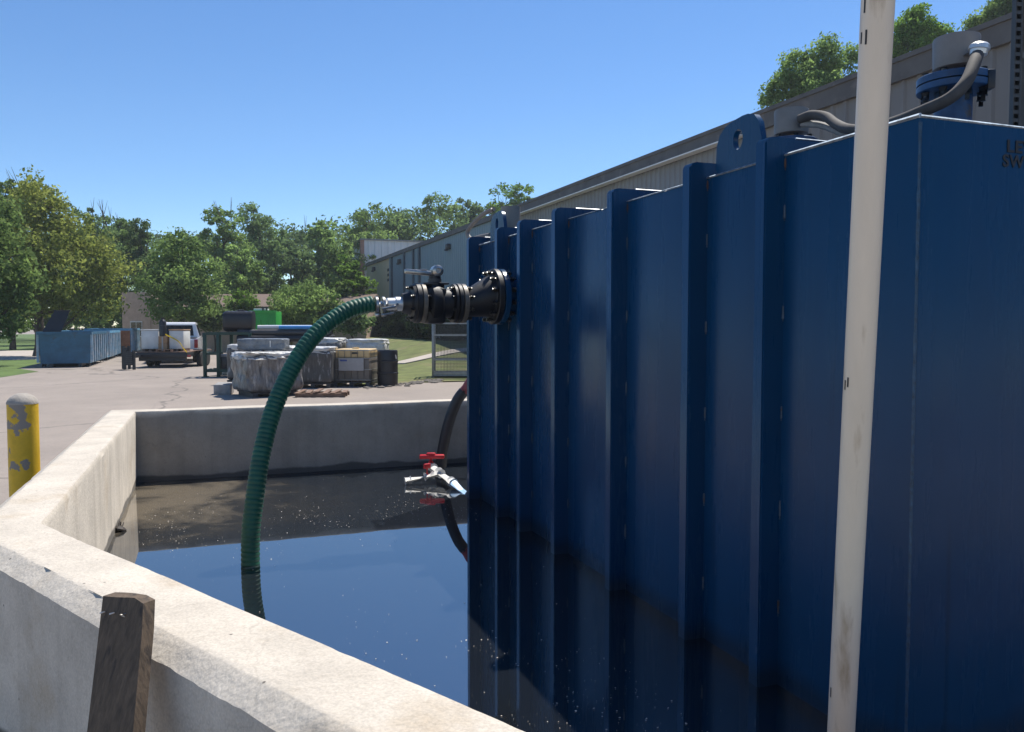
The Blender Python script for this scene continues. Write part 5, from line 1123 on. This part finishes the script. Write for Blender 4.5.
def tote(x0, x1, ybot, D, label, seed, m='wrap', top='wrap_pale', h=1.05, rz=0, name='wrapped_load'):
    k = D / F; w = (x1 - x0) * k; q = dep((x0 + x1) / 2, 326, D + w / 2)
    t = thing(name, label, 'wrapped load', (q.x, q.y, 0), -YAW + rz, 'wrapped loads stacked in the yard'); pallet_base(t, w * 0.95, w * 0.95, 0.13, 'dark_grey')
    bm = BM(); lumpy(bm, w, w, h - 0.12, seed, 0.035, 12, z0=0.132); obj('wrapped_body', bm, M[m], t, smooth=70)
    bm = BM(); lumpy(bm, w * 0.93, w * 0.93, 0.20, seed + 3, 0.10, 14, 0.0, z0=h - 0.09); obj('pale_top_sheet', bm, M[top], t, smooth=70)
tote(297, 336, 387, 23.2, 'dark wrapped load right behind the green hose, next to the caged tote', 21.0, 'wrap_dark')
tote(262, 301, 383, 24.4, 'wrapped load partly hidden behind the foremost one', 27.0, 'wrap')
tote(230, 262, 383, 24.6, 'dark wrapped load behind the green rack and the foremost load', 52.0, 'wrap_dark', h=1.1)
tote(302, 345, 375, 26.2, 'pale topped wrapped load in the back row behind the dark one', 33.0, 'wrap', h=1.26)
tote(348, 388, 375, 26.6, 'pale topped wrapped load in the back row behind the caged tote', 41.0, 'wrap_pale', h=1.22)
# caged tote with yellowed top
k = 23.7 / F; w = 39 * k; q = dep(355.5, 326, 23.7 + w / 2)
t = thing('caged_tote', 'square caged liquid tote with yellowed top and grey label plate', 'tote', (q.x, q.y, 0), -YAW + R(-3)); pallet_base(t, w, w, 0.14, 'dark_grey')
bm = BM(); box2(bm, (-w / 2 + .03, -w / 2 + .03, 0.142), (w / 2 - .03, w / 2 - .03, 0.83), 0.06); obj('bottle', bm, M['ibc_plastic'], t)
bm = BM(); box2(bm, (-w / 2 + .03, -w / 2 + .03, 0.831), (w / 2 - .03, w / 2 - .03, 1.09), 0.05); lathe(bm, (0, 0, 1.08), (0, 0, 1), [(0, 0.1), (0.05, 0.1), (0.055, 0)], 20); obj('yellowed_bottle_top', bm, M['ibc_yellow'], t)
bm = BM()
for s in np.linspace(-1, 1, 7):
    for (ax) in (0, 1):
        for e in (-1, 1):
            p = (s * w / 2, e * w / 2) if ax == 0 else (e * w / 2, s * w / 2); cyl(bm, (p[0], p[1], 0.14), (p[0], p[1], 1.05), 0.009, seg=6)
for z in (0.2, 0.5, 0.83, 1.05):
    for e in (-1, 1): box2(bm, (-w / 2, e * w / 2 - 0.008, z - 0.01), (w / 2, e * w / 2 + 0.008, z + 0.01)); box2(bm, (e * w / 2 - 0.008, -w / 2, z - 0.01), (e * w / 2 + 0.008, w / 2, z + 0.01))
obj('cage', bm, M['galv'], t, smooth=40)
bm = BM(); box2(bm, (-w * 0.32, -w / 2 - 0.028, 0.47), (w * 0.33, -w / 2 - 0.012, 0.83)); lb = obj('label_plate', bm, M['label_white'], t, smooth=0)
bm = BM(); box2(bm, (-w * 0.28, -w / 2 - 0.031, 0.74), (-w * 0.10, -w / 2 - 0.0285, 0.79)); obj('printed_bar', bm, M['label_blue'], lb, smooth=0)
bm = BM(); box2(bm, (w * 0.02, -w / 2 + 0.012, 0.95), (w * 0.18, -w / 2 + 0.028, 1.0)); obj('printed_mark', bm, M['ink'], t, smooth=0)
# black drum
q = local_at(386.5, 386.5)
t = thing('black_drum', 'black plastic drum standing right of the caged tote', 'drum', (q[0] + 0.1, q[1] + 0.3, 0))
bm = BM(); lathe(bm, (0, 0, 0), (0, 0, 1), [(0, 0.27), (0.02, 0.295), (0.34, 0.30), (0.36, 0.315), (0.39, 0.315), (0.41, 0.30), (0.70, 0.30), (0.72, 0.315), (0.75, 0.315), (0.77, 0.30), (1.02, 0.295), (1.05, 0.28), (1.055, 0.26), (1.03, 0.25), (1.03, 0)], 32); obj('barrel', bm, M['black_plastic'], t)
for s in (-1, 1):
    bm = BM(); lathe(bm, (0.12 * s, 0.05, 1.03), (0, 0, 1), [(0, 0.035), (0.02, 0.035), (0.022, 0)], 12); obj('bung', bm, M['dark_grey'], t)
bm = BM(); box(bm, (0.2, -0.225, 0.86), (0.03, 0.012, 0.12), Matrix.Rotation(R(-10), 3, 'Y') @ Matrix.Rotation(R(41), 3, 'Z')); obj('label_sticker', bm, M['pvc_white'], t, smooth=0)
# concrete block, pallet, rubble
q = local_at(224, 394)
t = obj('concrete_block', (lambda b: (box(b, (0, 0, 0.14), (0.42, 0.5, 0.28), Matrix.Rotation(R(4), 3, 'X'), 0.03), b)[1])(BM()), M['concrete_block']); t.location = q; t.rotation_euler.z = -YAW + R(8); tag(t, 'grey concrete block on the ground left of the wrapped load', 'block')
q = local_at(325, 397)
t = thing('wooden_pallet', 'broken brown pallet lying flat in front of the dark wrapped load', 'pallet', (q[0], q[1] + 0.3, 0), -YAW + R(3))
bm = BM()
for s in (-0.35, 0, 0.35): box2(bm, (-0.62, s - 0.04, 0), (0.60, s + 0.04, 0.09))
obj('bearer', bm, M['wood_pallet'], t, smooth=0)
for k in range(6):
    bm = BM(); x = -0.56 + 0.22 * k; box(bm, (x, 0, 0.115 + (0.03 if k == 2 else 0)), (0.12, 0.86, 0.022), Matrix.Rotation(R(random.uniform(-6, 6)), 3, 'Z') @ Matrix.Rotation(R(random.uniform(-2, 3)), 3, 'X')); obj('slat', bm, M['wood_pallet'], t, smooth=0)
bm = BM()
for k in range(130):
    t_ = random.random(); x = 366 + 76 * t_; p = gnd(x, 388.0 - 7.5 * t_ + random.gauss(0, 0.8)); s = random.uniform(0.03, 0.11); b2 = bmesh.new(); bmesh.ops.create_icosphere(b2, subdivisions=1, radius=s)
    for v in b2.verts: v.co = Vector((v.co.x * random.uniform(.7, 1.5), v.co.y, max(-0.02, v.co.z * 0.6))) * random.uniform(0.75, 1.2) + p
    me = bpy.data.meshes.new('tmp'); b2.to_mesh(me); b2.free(); bm.from_mesh(me); bpy.data.meshes.remove(me)
o = kind(obj('rubble', bm, M['rubble'], smooth=0), 'stuff'); tag(o, 'dark rubble and clods along the edge of the grass', 'rubble')

# wire cage beyond the tank end
q = local_at(433, 378)
cg = thing('wire_cage', 'tall galvanised mesh cage on the grass beyond the tank', 'cage', q, -YAW + R(2))
cw, ch, cdp = 1.9, 1.88, 0.9
for (x, y) in ((0, 0), (cw, 0), (0, cdp), (cw, cdp)):
    bm = BM(); box2(bm, (x - 0.035, y - 0.035, 0), (x + 0.035, y + 0.035, ch), 0.005); obj('post', bm, M['galv'], cg)
bm = BM()
for z in (0.18, 0.62, 1.45, ch - 0.03):
    for y in (0, cdp): box2(bm, (0.036, y - 0.025, z - 0.025), (cw - 0.036, y + 0.025, z + 0.025))
    for x in (0, cw): box2(bm, (x - 0.025, 0.036, z - 0.025), (x + 0.025, cdp - 0.036, z + 0.025))
obj('rail', bm, M['galv'], cg, smooth=0)
bm = BM(); st_ = 0.05
for y in (0.0, cdp):
    for k in range(1, int(cw / st_)): box2(bm, (k * st_ - 0.004, y - 0.004, 0.2), (k * st_ + 0.004, y + 0.004, ch - 0.05))
    for k in range(1, int(1.6 / st_)): box2(bm, (0.04, y - 0.0085, 0.2 + k * st_ - 0.004), (cw - 0.04, y - 0.0045, 0.2 + k * st_ + 0.004))
obj('wire_mesh', bm, M['dark_grey'], cg, smooth=0)
bm = BM(); box2(bm, (0.0, 0.0, 0.06), (cw, cdp, 0.15)); obj('base_tray', bm, M['galv'], cg, smooth=0)

# ------------------------------------------------------------------ thin summer haze
bm = BM(); box2(bm, (-130, -40, -1.0), (130, 190, 45)); hz = obj('haze', bm, None, smooth=0); kind(hz, 'stuff'); tag(hz, 'thin pale summer haze over the yard and the tree line', 'haze')
hm = bpy.data.materials.new('haze_air'); hm.use_nodes = True; hn = hm.node_tree.nodes; hn.remove(hn['Principled BSDF'])
pv_ = hn.new('ShaderNodeVolumePrincipled'); pv_.inputs['Color'].default_value = (0.86, 0.92, 1.0, 1); pv_.inputs['Density'].default_value = 0.00055; pv_.inputs['Anisotropy'].default_value = 0.2
hm.node_tree.links.new(pv_.outputs[0], hn['Material Output'].inputs['Volume']); hz.data.materials.append(hm)
